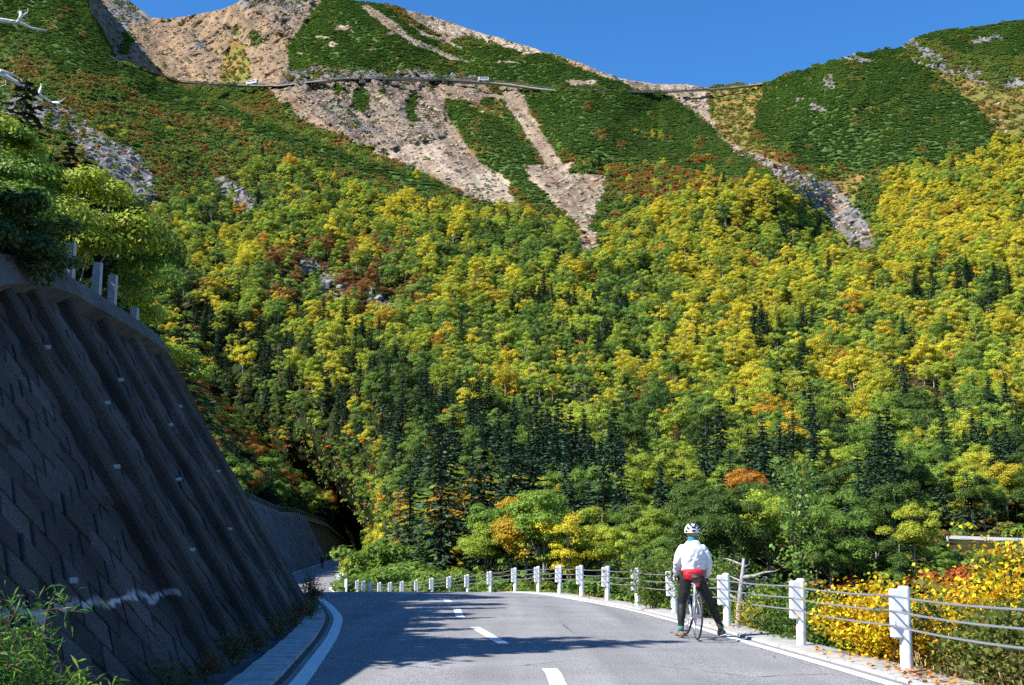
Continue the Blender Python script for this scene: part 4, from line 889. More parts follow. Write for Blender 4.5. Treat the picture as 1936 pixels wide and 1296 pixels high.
for Yp, hp in ((9.3, 2.9), (9.6, 1.2), (10.4, 3.6), (8.9, 4.3), (13.4, 4.2), (13.5, 2.6), (15.1, 3.7), (15.2, 1.5), (17.1, 4.4), (17.2, 2.7), (19.3, 3.9), (19.2, 1.9), (21.8, 3.2), (11.6, .9), (11.2, 4.9), (21.7, 4.6)):
    o, t, u, nf = wall_frame(Yp); mb = MB(); c = o+u*hp; d = (nf*.8-Vector((0, 0, .35))).normalized()
    mb.tube([c-d*.05, c+d*.08], .027, 10, caps=False); mb.tube([c+d*.08, c-d*.05], .020, 10, caps=False); under(link('weep_pipe', mb.mesh('weep_pipe', M_PVC)), nw)
# rockfall fence on the near wall
M_POST = plain('painted_steel', (.27, .285, .31), .5, var=.15, scale=8)
M_RUST = plain('rusty_steel', (.16, .05, .025), .85, var=.4, scale=15)
fn = tag(empty('rockfall_fence', (float(XW(20))-3.9, 20, 5.4)), 'pale square fence posts with rusty rails on top of the near wall', 'fence')
FY = [18.2, 19.9, 21.0, 23.4, 25.9, 28.4]
tops = []
for Y in FY:
    o, t, u, nf = wall_frame(Y); c = o+u*(HWf(Y)+.25)-nf*.35; hgt = 1.15 if Y < 22 else .9; mb = MB(); mb.box(c+Vector((0, 0, hgt/2-.1)), (.13, .13, hgt+.2)); tops.append((c, hgt)); under(link('post', mb.mesh('post', M_POST)), fn)
for (a, ha), (b, hb) in zip(tops, tops[1:]):
    for f in (.18,):
        mb = MB(); mb.box(((a+b)/2+Vector((0, 0, (ha+hb)/2*f))), ((b-a).length-.13, .03, .05), Matrix.Rotation(math.atan2((b-a).y, (b-a).x), 3, 'Z') @ Matrix.Rotation(-math.atan2(b.z-a.z+hb*f-ha*f, (b-a).length), 3, 'Y')); under(link('rail', mb.mesh('rail', M_RUST)), fn)
# far wall round the bend
ANGF = math.radians(62)
def HF(Y): return float(np.interp(Y, [92, 104, 118, 190, 228, 262], [5.5, 7.4, 8.5, 8.3, 6.4, .6]))
fw = tag(empty('retaining_wall', (float(XW(150)), 150, 0)), 'far shaded retaining wall with many thin ribs beyond the bend', 'retaining wall')
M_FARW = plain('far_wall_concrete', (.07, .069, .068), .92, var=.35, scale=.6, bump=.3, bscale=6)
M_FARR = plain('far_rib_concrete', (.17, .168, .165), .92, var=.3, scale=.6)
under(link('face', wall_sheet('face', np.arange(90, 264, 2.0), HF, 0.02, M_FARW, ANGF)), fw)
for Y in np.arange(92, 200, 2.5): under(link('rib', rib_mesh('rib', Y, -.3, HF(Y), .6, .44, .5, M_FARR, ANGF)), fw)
mb = MB(); V = []; ys = np.arange(90, 264, 2.0)
for Y in ys:
    o, t, u, nf = wall_frame(Y, ANGF); h = HF(Y); V += [o+u*(h-.4)+nf*.42, o+u*(h+.5)+nf*.42, o+u*(h+.5)-nf*.5]
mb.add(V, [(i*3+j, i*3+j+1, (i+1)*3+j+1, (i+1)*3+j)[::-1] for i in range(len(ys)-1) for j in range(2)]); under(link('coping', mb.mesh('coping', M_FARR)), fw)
ff = tag(empty('wall_top_fence', (float(XW(150))-5, 150, 7)), 'row of thin pale fence bars on top of the far wall', 'fence')
tp = []
for Y in np.arange(98, 232, 2.2):
    o, t, u, nf = wall_frame(Y, ANGF); c = o+u*(HF(Y)+.5); mb = MB(); mb.box(c+Vector((0, 0, .45)), (.07, .07, 1.1)); tp.append(c+Vector((0, 0, .95))); under(link('post', mb.mesh('post', M_POST)), ff)
mb = MB(); mb.tube(tp, .03, 5); under(link('rail', mb.mesh('rail', M_POST)), ff)

# ------------------------------------------------------------------ cable guardrail
M_WHITE, nt, N, L, p = newmat('white_enamel'); p.inputs['Roughness'].default_value = .4
tc = N.new('ShaderNodeTexCoord'); oi = N.new('ShaderNodeObjectInfo'); va = N.new('ShaderNodeVectorMath'); va.operation = 'ADD'; L.new(tc.outputs['Object'], va.inputs[0]); L.new(oi.outputs['Random'], va.inputs[1])
nz = N.new('ShaderNodeTexNoise'); nz.inputs['Scale'].default_value = 9; nz.inputs['Detail'].default_value = 9; nz.inputs['Roughness'].default_value = .7; L.new(va.outputs[0], nz.inputs['Vector'])
sp_ = N.new('ShaderNodeSeparateXYZ'); L.new(tc.outputs['Object'], sp_.inputs[0]); lo_ = N.new('ShaderNodeMapRange'); lo_.inputs[1].default_value = .0; lo_.inputs[2].default_value = .30; lo_.inputs[3].default_value = .16; lo_.inputs[4].default_value = 0; L.new(sp_.outputs[2], lo_.inputs[0])
sm_ = N.new('ShaderNodeMath'); sm_.operation = 'ADD'; L.new(nz.outputs['Fac'], sm_.inputs[0]); L.new(lo_.outputs[0], sm_.inputs[1]); rg = N.new('ShaderNodeValToRGB'); rg.color_ramp.elements[0].position = .55; rg.color_ramp.elements[0].color = (.78, .79, .80, 1); rg.color_ramp.elements[1].position = .78; rg.color_ramp.elements[1].color = (.30, .24, .18, 1); e_ = rg.color_ramp.elements.new(.68); e_.color = (.62, .62, .60, 1)
L.new(sm_.outputs[0], rg.inputs[0]); L.new(rg.outputs[0], p.inputs['Base Color'])
M_WIRE = plain('galvanised_wire', (.36, .37, .39), .45, metal=.6)
M_BOLT = plain('dark_bolt', (.06, .06, .06), .5, metal=.5)
POST_OFF = 0.47
def post_Y(px):
    Ys = np.linspace(7, 90, 8000); p_, q_ = to_px(XR(Ys)+POST_OFF, Ys, ZR(Ys)+.05); return float(Ys[np.argmin(np.abs(p_-px))])
PPX = [1715, 1515, 1375, 1275, 1205, 1148, 1100, 1058, 1018, 974, 927, 884, 850, 817, 789, 761, 738, 718, 700, 688, 676]
PY_ = [9.3]+[post_Y(p_) for p_ in PPX]
gr = tag(empty('cable_guardrail', (float(XR(20))+.47, 20, 0)), 'white posts with three steel cables along the outer edge of the bend', 'guardrail')
mbp = MB(); mbp.lathe([(.0, .868), (.04, .864), (.058, .85), (.063, .835), (.0635, -.2)][::-1], n=18); ME_POLE = mbp.mesh('post', M_WHITE, True)
bm = bmesh.new(); bmesh.ops.create_cube(bm, size=1.0)
for v in bm.verts: v.co = Vector((v.co.x*.145-.072, v.co.y*.12, v.co.z*.50+.585))
bmesh.ops.bevel(bm, geom=bm.edges[:], offset=.012, segments=2, affect='EDGES'); ME_BRK = bpy.data.meshes.new('cable_bracket'); bm.to_mesh(ME_BRK); bm.free(); ME_BRK.materials.append(M_WHITE)
mbb = MB(); 
for z in (.74, .47): mbb.tube([(.03, -.052, z), (.03, -.066, z)], .011, 8)
ME_BLT = mbb.mesh('bolts', M_BOLT)
CABZ = (.765, .615, .465); cab = [[], [], []]
for k, Y in enumerate(PY_):
    d = .3; t = Vector((float(XR(Y+d)-XR(Y-d)), 2*d, 0)).normalized(); nl = Vector((-t.y, t.x, 0)); rz = math.atan2(t.y, t.x)-math.pi/2
    c = Vector((float(XR(Y))+POST_OFF, Y, float(ZR(Y))+.042)); r = random.Random(k)
    M = Matrix.Translation(c) @ Matrix.Rotation(rz, 4, 'Z') @ Matrix.Rotation(r.uniform(-.02, .02), 4, 'X') @ Matrix.Rotation(r.uniform(-.02, .03), 4, 'Y')
    po = bpy.data.objects.new('post', ME_POLE); COL.objects.link(po); po.parent = gr; po.matrix_local = gr.matrix_basis.inverted() @ M
    link('cable_bracket', ME_BRK, po); link('bolts', ME_BLT, po)
    for j in range(3): cab[j].append(M @ Vector((-.153, 0, CABZ[j])))
for j in range(3):
    cm = MB()
    pts = []; 
    A = cab[j]; ext = A[0]+(A[0]-A[1]).normalized()*3.5
    A = [ext]+A
    for a, b in zip(A, A[1:]):
        n = max(2, int((b-a).length/.0225)) if a.y < 24 else 6
        for i in range(n):
            t = i/n; p_ = a.lerp(b, t); p_.z -= .022*4*t*(1-t); pts.append(p_)
    pts.append(A[-1])
    for st in range(3):
        dist = 0; out = []
        for i, p_ in enumerate(pts):
            if i: dist += (p_-pts[i-1]).length
            w = dist/.15*2*math.pi+st*2.0944
            tt = (pts[min(i+1, len(pts)-1)]-pts[max(0, i-1)]).normalized(); e1 = Vector((0, 0, 1)); e2 = tt.cross(e1)
            rr_ = .0062
            out.append(p_+(e1*math.cos(w)+e2*math.sin(w))*rr_)
        cm.tube(out, .0062, 5, caps=False)
    under(link('cable', cm.mesh('cable', M_WIRE, True)), gr)
# a few posts on the next stretch
gr2 = tag(empty('cable_guardrail', (float(XR(75))+.5, 75, -1.2)), 'short far run of white guard posts where the road bends back', 'guardrail')
for Y in (72.5, 78, 84, 90, 96.5, 103):
    po = link('post', ME_POLE); c = Vector((float(XR(Y))+.5, Y, float(ZR(Y))+.03)); po.parent = gr2; po.matrix_local = gr2.matrix_basis.inverted() @ Matrix.Translation(c); link('cable_bracket', ME_BRK, po)

# ------------------------------------------------------------------ bicycle and rider
def gnd(px, py, z=0.03):
    Y = (z-CAMH)/float(Tpy(py)); x, y, _ = pt(px, py, Y); return Vector((float(x), Y, z))
M_BLACK = plain('black_rubber', (.018, .018, .02), .6); M_SIL = plain('silver_alloy', (.55, .56, .58), .3, metal=.9); M_FRAME = plain('frame_paint', (.42, .44, .47), .3, metal=.5); M_REDL = plain('red_reflector', (.45, .015, .02), .3)
rw = gnd(1318, 1211); fwc = rw+Vector((-.035, 1.0, 0))
bk = tag(empty('bicycle', rw), 'silver road bicycle seen from behind under the standing rider', 'bicycle')
hd = math.atan2(-(fwc-rw).x, (fwc-rw).y)
bk.rotation_euler = (0, math.radians(3.5), hd)
R0 = .335
def torus(R, r, n=40, k=8):
    mb = MB(); V = []; Fc = []
    for i in range(n):
        a = 2*math.pi*i/n
        for j in range(k):
            b = 2*math.pi*j/k; V.append((r*math.sin(b), (R+r*math.cos(b))*math.cos(a), (R+r*math.cos(b))*math.sin(a)))
    for i in range(n):
        for j in range(k): Fc.append((i*k+j, i*k+(j+1) % k, ((i+1) % n)*k+(j+1) % k, ((i+1) % n)*k+j))
    mb.add(V, Fc); return mb
ME_TYRE = torus(R0-.014, .014).mesh('tyre', M_BLACK, True); ME_RIM = torus(R0-.036, .011).mesh('rim', M_SIL, True)
mb = MB()
for i in range(24):
    a = 2*math.pi*i/24; s_ = .03 if i % 2 else -.03; mb.tube([(s_, .02*math.cos(a+.6), .02*math.sin(a+.6)), (0, (R0-.04)*math.cos(a), (R0-.04)*math.sin(a))], .0022, 4, caps=False)
mb.tube([(-.06, 0, 0), (.06, 0, 0)], .018, 8); ME_SPK = mb.mesh('spokes', M_SIL)
for y_, rz in ((0, 0), (1.0, .16)):
    w = link('wheel', ME_TYRE, bk, (0, y_, R0)); w.rotation_euler = (0, 0, rz); link('rim', ME_RIM, w); link('spokes', ME_SPK, w)
def part(name, mat, fn_, parent, smooth=True):
    m_ = MB(); fn_(m_); return link(name, m_.mesh(name, mat, smooth), parent)
BB = (0, .42, .27); ST = (0, .28, .76); HT = (0, .86, .80); HB = (0, .90, .66)
part('frame', M_FRAME, lambda m_: [m_.tube([BB, ST], .016), m_.tube([ST, HT], .015), m_.tube([BB, HB], .019), m_.tube([HT, HB], .019)]+[m_.tube([BB, (s_*.055, 0, R0)], .01) for s_ in (-1, 1)]+[m_.tube([(0, .29, .72), (s_*.055, 0, R0)], .009) for s_ in (-1, 1)]+[m_.tube([(-.03, .42, .27), (.03, .42, .27)], .024)], bk)
part('fork', M_FRAME, lambda m_: [m_.tube([HB, (s_*.05, .93, .55), (s_*.05, 1.0, R0)], .012) for s_ in (-1, 1)], bk)
part('seat_post', M_SIL, lambda m_: m_.tube([ST, (0, .255, .86)], .0135), bk)
def saddle(m_):
    V = []; n = 10
    for i in range(n+1):
        t = i/n; y = .10+t*.27; w = .072*(1-t)**.9+.018; z = .885+.012*(1-t)**2
        V += [(-w, y, z-.03), (-w*.9, y, z), (-w*.3, y, z+.012), (w*.3, y, z+.012), (w*.9, y, z), (w, y, z-.03)]
    m_.add(V, [(i*6+j, i*6+j+1, (i+1)*6+j+1, (i+1)*6+j) for i in range(n) for j in range(5)]+[(5, 4, 3, 2, 1, 0)])
part('saddle', M_BLACK, saddle, bk)
part('saddle_bag', M_BLACK, lambda m_: m_.box((0, .16, .815), (.085, .13, .075), top=.85), bk, False)
part('rear_light', M_REDL, lambda m_: m_.box((.0, .085, .765), (.035, .025, .05)), bk, False)
part('handlebar', M_BLACK, lambda m_: [m_.tube([(-.21, .92, .90), (.21, .92, .90)], .013), m_.tube([(0, .86, .80), (0, .85, .87), (0, .92, .90)], .014)]+[m_.tube([(s_*.21, .92, .90), (s_*.215, 1.0, .90), (s_*.215, 1.03, .85), (s_*.215, .98, .79), (s_*.215, .90, .78)], .014) for s_ in (-1, 1)], bk)
part('brake_hood', M_BLACK, lambda m_: [m_.tube([(s_*.215, .99, .90), (s_*.215, 1.07, .95)], [.02, .014]) for s_ in (-1, 1)], bk)
part('crankset', M_SIL, lambda m_: [m_.tube([(.045, .42, .27), (.05, .42, .27)], .09, 20), m_.tube([(.06, .42, .27), (.07, .44, .44)], .011), m_.tube([(-.06, .42, .27), (-.07, .40, .10)], .011)], bk)
for s_, y_, z_ in ((1, .44, .44), (-1, .40, .10)): part('pedal', M_BLACK, lambda m_: m_.box((s_*.115, y_, z_), (.09, .06, .018)), bk, False)

def soft(mb, name, mat, parent, vox=.014, sm=6):
    """join overlapping limbs into one continuous skin"""
    o = link(name, mb.mesh(name, mat), parent); r_ = o.modifiers.new('skin', 'REMESH'); r_.mode = 'VOXEL'; r_.voxel_size = vox; r_.use_smooth_shade = True
    s_ = o.modifiers.new('soften', 'SMOOTH'); s_.factor = .5; s_.iterations = sm; return o
def ball(mb, c, r, n=12):
    c = Vector(c); rx, ry, rz = r if hasattr(r, '__len__') else (r, r, r); V = []; Fc = []; k = 8
    for i in range(k+1):
        f = math.pi*i/k
        for j in range(n): a = 2*math.pi*j/n; V.append(c+Vector((rx*math.sin(f)*math.cos(a), ry*math.sin(f)*math.sin(a), rz*math.cos(f))))
    for i in range(k):
        for j in range(n): Fc.append((i*n+j, (i+1)*n+j, (i+1)*n+(j+1) % n, i*n+(j+1) % n))
    mb.add(V, Fc)
def limb(mb, pts, rad):
    P = [Vector(p) for p in pts]; pp = []; rr_ = []
    for i in range(len(P)-1):
        for t in (0, .25, .5, .75): pp.append(P[i].lerp(P[i+1], t)); rr_.append(rad[i]+(rad[i+1]-rad[i])*t)
    pp.append(P[-1]); rr_.append(rad[-1]); mb.tube(pp, rr_, 12); ball(mb, P[0], rad[0]); ball(mb, P[-1], rad[-1])
def loft(mb, rings, n=20):
    V = []; Fc = []
    for z, x, y, rx, ry in rings:
        for j in range(n): a = 2*math.pi*j/n; V.append((x+rx*math.cos(a), y+ry*math.sin(a), z))
    for i in range(len(rings)-1):
        for j in range(n): Fc.append((i*n+j, i*n+(j+1) % n, (i+1)*n+(j+1) % n, (i+1)*n+j))
    Fc += [tuple(range(n))[::-1], tuple((len(rings)-1)*n+j for j in range(n))]; mb.add(V, Fc)
def fingers(mb, wrist, palm, dirv, side, s=1.0):
    """palm and five bent fingers"""
    w = Vector(wrist); d = Vector(dirv).normalized(); sd = Vector(side).normalized(); nrm = d.cross(sd)
    pc = w+d*.045*s; mb.tube([w, w+d*.03*s, w+d*.08*s], [.024*s, .034*s, .03*s], 10)
    for i, l in enumerate((.065, .075, .07, .055)):
        b = w+d*.075*s+sd*(-.024+.016*i)*s; m_ = b+d*l*.5*s+nrm*.008*s; e = m_+d*l*.32*s+nrm*.03*s
        mb.tube([b, m_, e], [.0095*s, .009*s, .008*s], 7)
    b = w+d*.03*s-sd*.03*s; mb.tube([b, b-sd*.022*s+d*.025*s, b-sd*.02*s+d*.055*s+nrm*.012*s], [.011*s, .010*s, .009*s], 7)
M_SKIN = plain('skin', (.46, .28, .20), .55); M_JACKET = plain('pale_jacket', (.72, .72, .73), .7, var=.05, scale=6)
M_TIGHT = plain('black_tights', (.012, .012, .014), .6); M_SHOE = plain('tan_shoe', (.19, .13, .08), .8, var=.3, scale=30); M_SOCK = plain('green_sock', (.05, .22, .18), .9); M_PACK = plain('red_nylon', (.52, .012, .025), .55, var=.15, scale=30, bump=.8, bscale=40)
M_HELM = plain('white_helmet', (.78, .79, .80), .3); M_TEAL = plain('teal_scarf', (.02, .20, .24), .85); M_GLOVE = plain('black_glove', (.02, .02, .022), .8)
hip = rw+Vector((.055, .62, 0)); hip.z = .03
lf = gnd(1288, 1205)-hip; rf_ = gnd(1357, 1199)-hip
lank = Vector((lf.x, lf.y+.02, .095)); rank = Vector((rf_.x-.01, rf_.y, .095)); lank.y = max(-.35, min(.35, lank.y)); rank.y = max(-.35, min(.35, rank.y))
lk = Vector((-.10, .02, .85)).lerp(lank, .5)+Vector((-.015, .05, 0)); rk = Vector((.10, .02, .85)).lerp(rank, .5)+Vector((.015, .05, 0))
LH, RH = Vector((-.22, .12, .885)), Vector((.235, .16, .85))
LE, RE = Vector((-.228, -.03, 1.08)), Vector((.243, -.01, 1.06))
per = tag(empty('person', hip), 'person in pale jacket, black tights and white helmet standing astride a bicycle', 'person')
HD = Vector((.02, .05, 1.51)); NK = Vector((.012, .012, 1.36))
b_ = MB()
loft(b_, [(.80, 0, 0, .12, .09), (.90, 0, 0, .14, .10), (1.0, 0, 0, .13, .095), (1.15, 0, -.01, .14, .105), (1.26, .005, -.01, .145, .10), (1.33, .01, 0, .10, .08), (1.39, .012, .012, .055, .055)])
limb(b_, [NK, NK.lerp(HD, .8)], [.055, .05]); ball(b_, HD, (.076, .096, .112))
b_.tube([HD+Vector((.03, .085, .01)), HD+Vector((.035, .115, -.015)), HD+Vector((.03, .09, -.03))], [.012, .016, .012], 6)
for s_ in (-1, 1): ball(b_, HD+Vector((s_*.076, -.01, -.015)), (.012, .022, .03))
for hp, kn, an in (((-.095, 0, .86), lk, lank), ((.095, 0, .86), rk, rank)): limb(b_, [hp, kn, an], [.075, .05, .036]); limb(b_, [an+Vector((0, -.04, -.05)), an+Vector((0, .13, -.06))], [.035, .03])
for sh, el, ha in (((-.14, 0, 1.27), LE, LH), ((.15, 0, 1.27), RE, RH)): limb(b_, [sh, el, ha], [.045, .036, .026])
fingers(b_, LH, None, (.25, .35, -.9), (.2, .9, .35)); fingers(b_, RH, None, (-.2, .5, -.84), (.1, .85, .5))
soft(b_, 'body', M_SKIN, per, .011, 3)
j_ = MB()
loft(j_, [(.925, .0, 0, .165, .125), (.95, 0, 0, .18, .135), (1.02, 0, 0, .185, .138), (1.12, 0, -.015, .19, .145), (1.20, .003, -.022, .192, .148), (1.27, .006, -.018, .18, .14), (1.32, .008, -.008, .15, .12), (1.36, .01, 0, .11, .095), (1.395, .012, .01, .07, .07)])
for sh, el, ha in (((-.142, -.01, 1.265), LE, LH+Vector((0, -.01, .03))), ((.155, -.01, 1.265), RE, RH+Vector((0, -.01, .03)))): limb(j_, [sh, Vector(sh).lerp(el, .5)+Vector((-.012 if sh[0] < 0 else .012, 0, .01)), el, ha], [.072, .068, .06, .044])
jk = soft(j_, 'jacket', M_JACKET, per, .011, 8)
def folds(o, size, st):
    tx = bpy.data.textures.new('cloth_folds', 'CLOUDS'); tx.noise_scale = size; tx.noise_depth = 1; dm = o.modifiers.new('folds', 'DISPLACE'); dm.texture = tx; dm.strength = st; dm.mid_level = .5; dm.texture_coords = 'LOCAL'
folds(jk, .085, .03)
t_ = MB(); loft(t_, [(.76, 0, .01, .13, .10), (.84, 0, 0, .172, .125), (.92, 0, 0, .172, .122), (.98, 0, 0, .155, .11)])
for hp, kn, an in (((-.085, 0, .84), lk, lank), ((.085, 0, .84), rk, rank)): limb(t_, [hp, Vector(hp).lerp(kn, .5), kn, kn.lerp(an, .35)+Vector((0, -.015, 0)), an+Vector((0, 0, .04))], [.098, .083, .064, .062, .042])
folds(soft(t_, 'tights', M_TIGHT, per, .012, 4), .07, .014)
for an, yaw in ((lank, -.25), (rank, .45)):
    m_ = MB(); f = Vector((math.sin(yaw), math.cos(yaw), 0)); b0 = an+Vector((0, 0, -.052)); limb(m_, [b0-f*.07, b0+f*.03+Vector((0, 0, .008)), b0+f*.165-Vector((0, 0, .006))], [.04, .045, .034]); limb(m_, [an+Vector((0, 0, -.03)), an+Vector((0, 0, .0))], [.043, .042]); sh_ = soft(m_, 'shoe', M_SHOE, per, .009, 4)
    m_ = MB(); m_.tube([an+Vector((0, 0, -.01)), an+Vector((0, 0, .065))], [.044, .045], 12); link('sock', m_.mesh('sock', M_SOCK, True), per)
m_ = MB(); loft(m_, [(.815, 0, -.085, .10, .055), (.84, 0, -.09, .135, .075), (.90, 0, -.10, .150, .085), (.965, 0, -.09, .15, .075), (.985, 0, -.08, .13, .05)]); wp = soft(m_, 'waist_pack', M_PACK, per, .010, 3)
m_ = MB(); m_.tube([(.18*math.cos(a), .005+.135*math.sin(a), .955) for a in np.linspace(0, 2*math.pi, 25)], .016, 6); link('strap', m_.mesh('strap', M_PACK, True), wp)
m_ = MB(); m_.tube([(-.10, -.172, .93), (0, -.188, .935), (.10, -.172, .93)], .004, 5); link('zip', m_.mesh('zip', M_BLACK), wp)
m_ = MB(); loft(m_, [(1.36, .012, .008, .08, .075), (1.39, .013, .012, .072, .07), (1.45, .016, .022, .072, .07)]); soft(m_, 'scarf', M_TEAL, per, .01, 3)
for ha, dv in ((LH, (.25, .35, -.9)), (RH, (-.2, .5, -.84))):
    m_ = MB(); d = Vector(dv).normalized(); m_.tube([ha-d*.005, ha+d*.03, ha+d*.07], [.030, .037, .035], 10); link('glove', m_.mesh('glove', M_GLOVE, True), per)
# helmet: ribbed shell with dark slots
hc = HD+Vector((0, -.005, .02)); hm = MB(); V = []; nu, nv = 28, 9
for i in range(nv+1):
    f = math.pi/2*(1-i/nv)*1.12
    for j in range(nu):
        a = 2*math.pi*j/nu; sx = math.sin(min(f, math.pi*.56)); V.append(hc+Vector((.117*sx*math.cos(a), .146*sx*math.sin(a), .128*math.cos(f))))
hm.add(V, [(i*nu+j, i*nu+(j+1) % nu, (i+1)*nu+(j+1) % nu, (i+1)*nu+j) for i in range(nv) for j in range(nu)]); helm = link('helmet', hm.mesh('helmet', M_HELM, True), per)
for az, el, ln, tl in ((-1.57, 66, .5, 0), (-1.15, 44, .42, .25), (-2.0, 44, .42, -.25), (-.75, 60, .4, .3), (-2.4, 60, .4, -.3), (-1.57, 26, .62, 0), (-.8, 22, .5, .2), (-2.35, 22, .5, -.2), (-1.57, 5, .5, 0), (-.6, 3, .35, 0), (-2.55, 3, .35, 0)):
    m_ = MB(); pp = []
    for t in np.linspace(-1, 1, 7):
        a = az+t*ln/2/max(.35, math.cos(math.radians(el))); e = math.radians(el+t*tl*30-6*t*t); pp.append(hc+Vector((.1175*math.cos(e)*math.cos(a), .1465*math.cos(e)*math.sin(a), .1285*math.sin(e))))
    m_.tube(pp, [.004, .012, .016, .017, .016, .012, .004], 6); link('vent', m_.mesh('vent', M_BLACK, True), helm)
m_ = MB(); m_.tube([HD+Vector(q) for q in ((-.085, -.02, 0), (-.07, .02, -.07), (0, .06, -.115), (.07, .02, -.07), (.085, -.02, 0))], .006, 5); link('chin_strap', m_.mesh('chin_strap', M_BLACK), helm)

# two walkers far down the shaded road
def walker(px, py, Yw, jc, tc, label):
    x, y, z = pt(px, py, Yw); z = float(ZR(Yw)); e = tag(empty('person', (float(x), Yw, z)), label, 'person')
    m_ = MB(); loft(m_, [(.85, 0, 0, .14, .1), (1.1, 0, 0, .16, .11), (1.35, 0, 0, .17, .1), (1.45, 0, 0, .06, .06)]); limb(m_, [(0, 0, 1.42), (0, .01, 1.52)], [.05, .05]); ball(m_, (0, .02, 1.62), (.08, .095, .115))
    for s_ in (-1, 1): limb(m_, [(s_*.09, 0, .88), (s_*.1, s_*.12, .48), (s_*.1, s_*.16-.03, .06)], [.085, .06, .045]); limb(m_, [(s_*.1, s_*.16-.03, .04), (s_*.1, s_*.16+.15, .035)], [.04, .035]); limb(m_, [(s_*.18, 0, 1.38), (s_*.23, -s_*.06, 1.1), (s_*.22, -s_*.1+.08, .87)], [.055, .042, .03]); fingers(m_, (s_*.22, -s_*.1+.08, .87), None, (0, .1, -1), (0, 1, .1))
    soft(m_, 'body', M_SKIN, e, .014, 3)
    m_ = MB(); loft(m_, [(.86, 0, 0, .185, .13), (1.1, 0, 0, .2, .14), (1.36, 0, 0, .2, .12), (1.45, 0, 0, .08, .08)])
    for s_ in (-1, 1): limb(m_, [(s_*.18, 0, 1.37), (s_*.235, -s_*.06, 1.1), (s_*.22, -s_*.1+.07, .9)], [.075, .058, .045])
    soft(m_, 'jacket', plain('dark_jacket', jc, .8), e, .016, 4)
    m_ = MB(); loft(m_, [(.78, 0, 0, .14, .11), (.95, 0, 0, .165, .12)])
    for s_ in (-1, 1): limb(m_, [(s_*.09, 0, .86), (s_*.1, s_*.12, .48), (s_*.1, s_*.16-.03, .1)], [.1, .08, .07])
    soft(m_, 'trousers', plain('walking_trousers', tc, .8), e, .016, 4)
    m_ = MB(); ball(m_, (0, .015, 1.675), (.1, .12, .075)); link('hat', m_.mesh('hat', plain('sun_hat', (.35, .33, .3), .9), True), e)
walker(609, 1072, 168, (.02, .02, .025), (.02, .02, .022), 'dark clad walker near the foot of the far ribbed wall')
walker(643, 1071, 172, (.03, .03, .035), (.16, .02, .02), 'walker in dull red trousers on the shaded far road')

# ------------------------------------------------------------------ plants close to the road
def stem_bush(name, origin, stems, leaf, per, tint, label, cat='shrub', seed=0, asp=.7, droop=.25, group=None, mat=None, stem_mat=None, start=.25, spread=.12, lo=0.0, twig=1.0):
    """stems: list of (dx, dy, height); leaves gathered along arching stems"""
    rng = np.random.default_rng(seed); e = tag(empty(name, origin), label, cat, group); st = MB(); C = []; Nn = []
    for dx, dy, h in stems:
        n = 8; P = []
        for i in range(n+1):
            t = i/n; P.append(np.array([dx*t**1.3, dy*t**1.3, h*(t-droop*t*t*t)])+rng.normal(size=3)*.02*h)
        st.tube([tuple(p_) for p_ in P], [max(.003, .006*h*(1-.75*i/n)) for i in range(n+1)], 5)
        twigs = []
        for _ in range(int(3+4*h)):
            t = start+(1-start)*rng.random(); i = min(n-1, int(t*n)); b = P[i]+(P[i+1]-P[i])*(t*n-i); d = rdir(1, rng)[0]; d[2] = abs(d[2])*.5+.1; l = h*(.16+.18*rng.random())*twig
            st.tube([tuple(b), tuple(b+d*l*.6), tuple(b+d*l-np.array([0, 0, .12*l]))], [.004, .003, .002], 4, caps=False); twigs.append((b, d*l))
        m = int(per*h)
        for _ in range(m):
            if rng.random() < .75: b, d = twigs[int(rng.random()*len(twigs))]; t = .15+.9*rng.random(); c = b+d*t
            else: t = start+(1-start)*rng.random(); i = min(n-1, int(t*n)); c = P[i]
            C.append(c+rng.normal(size=3)*spread*np.array([1, 1, .8]))
    C = np.array(C); C = C[C[:, 2] > lo]; nn = rdir(len(C), rng)*.8+np.array([0, 0, .7]); nn /= np.linalg.norm(nn, axis=1)[:, None]
    a, b = leaf_axes(len(C), nn, leaf, rng, asp); V, Fc = quads(C, a, b)
    V[1::4, 2] += np.abs(rng.normal(size=len(C)))*leaf*.12; V[3::4, 2] += np.abs(rng.normal(size=len(C)))*leaf*.12
    o = link('leaves', leafmesh('leaves', V, Fc, mat or M_LEAFN), e); o['tint'] = [float(q) for q in tint]
    link('stems', st.mesh('stems', stem_mat or M_TWIG), e); return e
M_TWIG = plain('twig', (.12, .075, .045), .85)
M_STRAW = plain('straw', (.42, .30, .13), .8, var=.3, scale=20)
def rs(seed, n, r, h0, h1, cx=0., cy=0.):
    q = random.Random(seed); return [(cx+q.uniform(-r, r), cy+q.uniform(-r, r), q.uniform(h0, h1)) for _ in range(n)]
def vz(X, Y): return float(vall_z(np.array(float(X)), np.array(float(Y))))
def place(px, Y): x = float(pt(px, 1150, Y)[0]); return (x, Y, vz(x, Y)-.05)
ORD_ = 'first second third fourth fifth sixth seventh eighth ninth tenth eleventh twelfth thirteenth fourteenth fifteenth sixteenth seventeenth eighteenth nineteenth twentieth last'.split()
GOLD = np.array([.68, .475, .016])
stem_bush('yellow_shrub', place(1905, 13.6), rs(1, 24, 1.0, 1.5, 2.9, .4), .062, 420, GOLD, 'large golden leaved bush at the right edge behind the guard cables', seed=11, start=.3)
stem_bush('yellow_shrub', place(2060, 12.9), rs(2, 18, .9, 2.2, 3.7), .062, 360, GOLD*.95, 'golden bush running out of the picture at the right edge', seed=12, start=.3)
stem_bush('yellow_shrub', place(1690, 14.2), rs(3, 16, .75, .8, 1.45), .058, 520, GOLD, 'low golden leaved bush between the last two guard posts', seed=13)
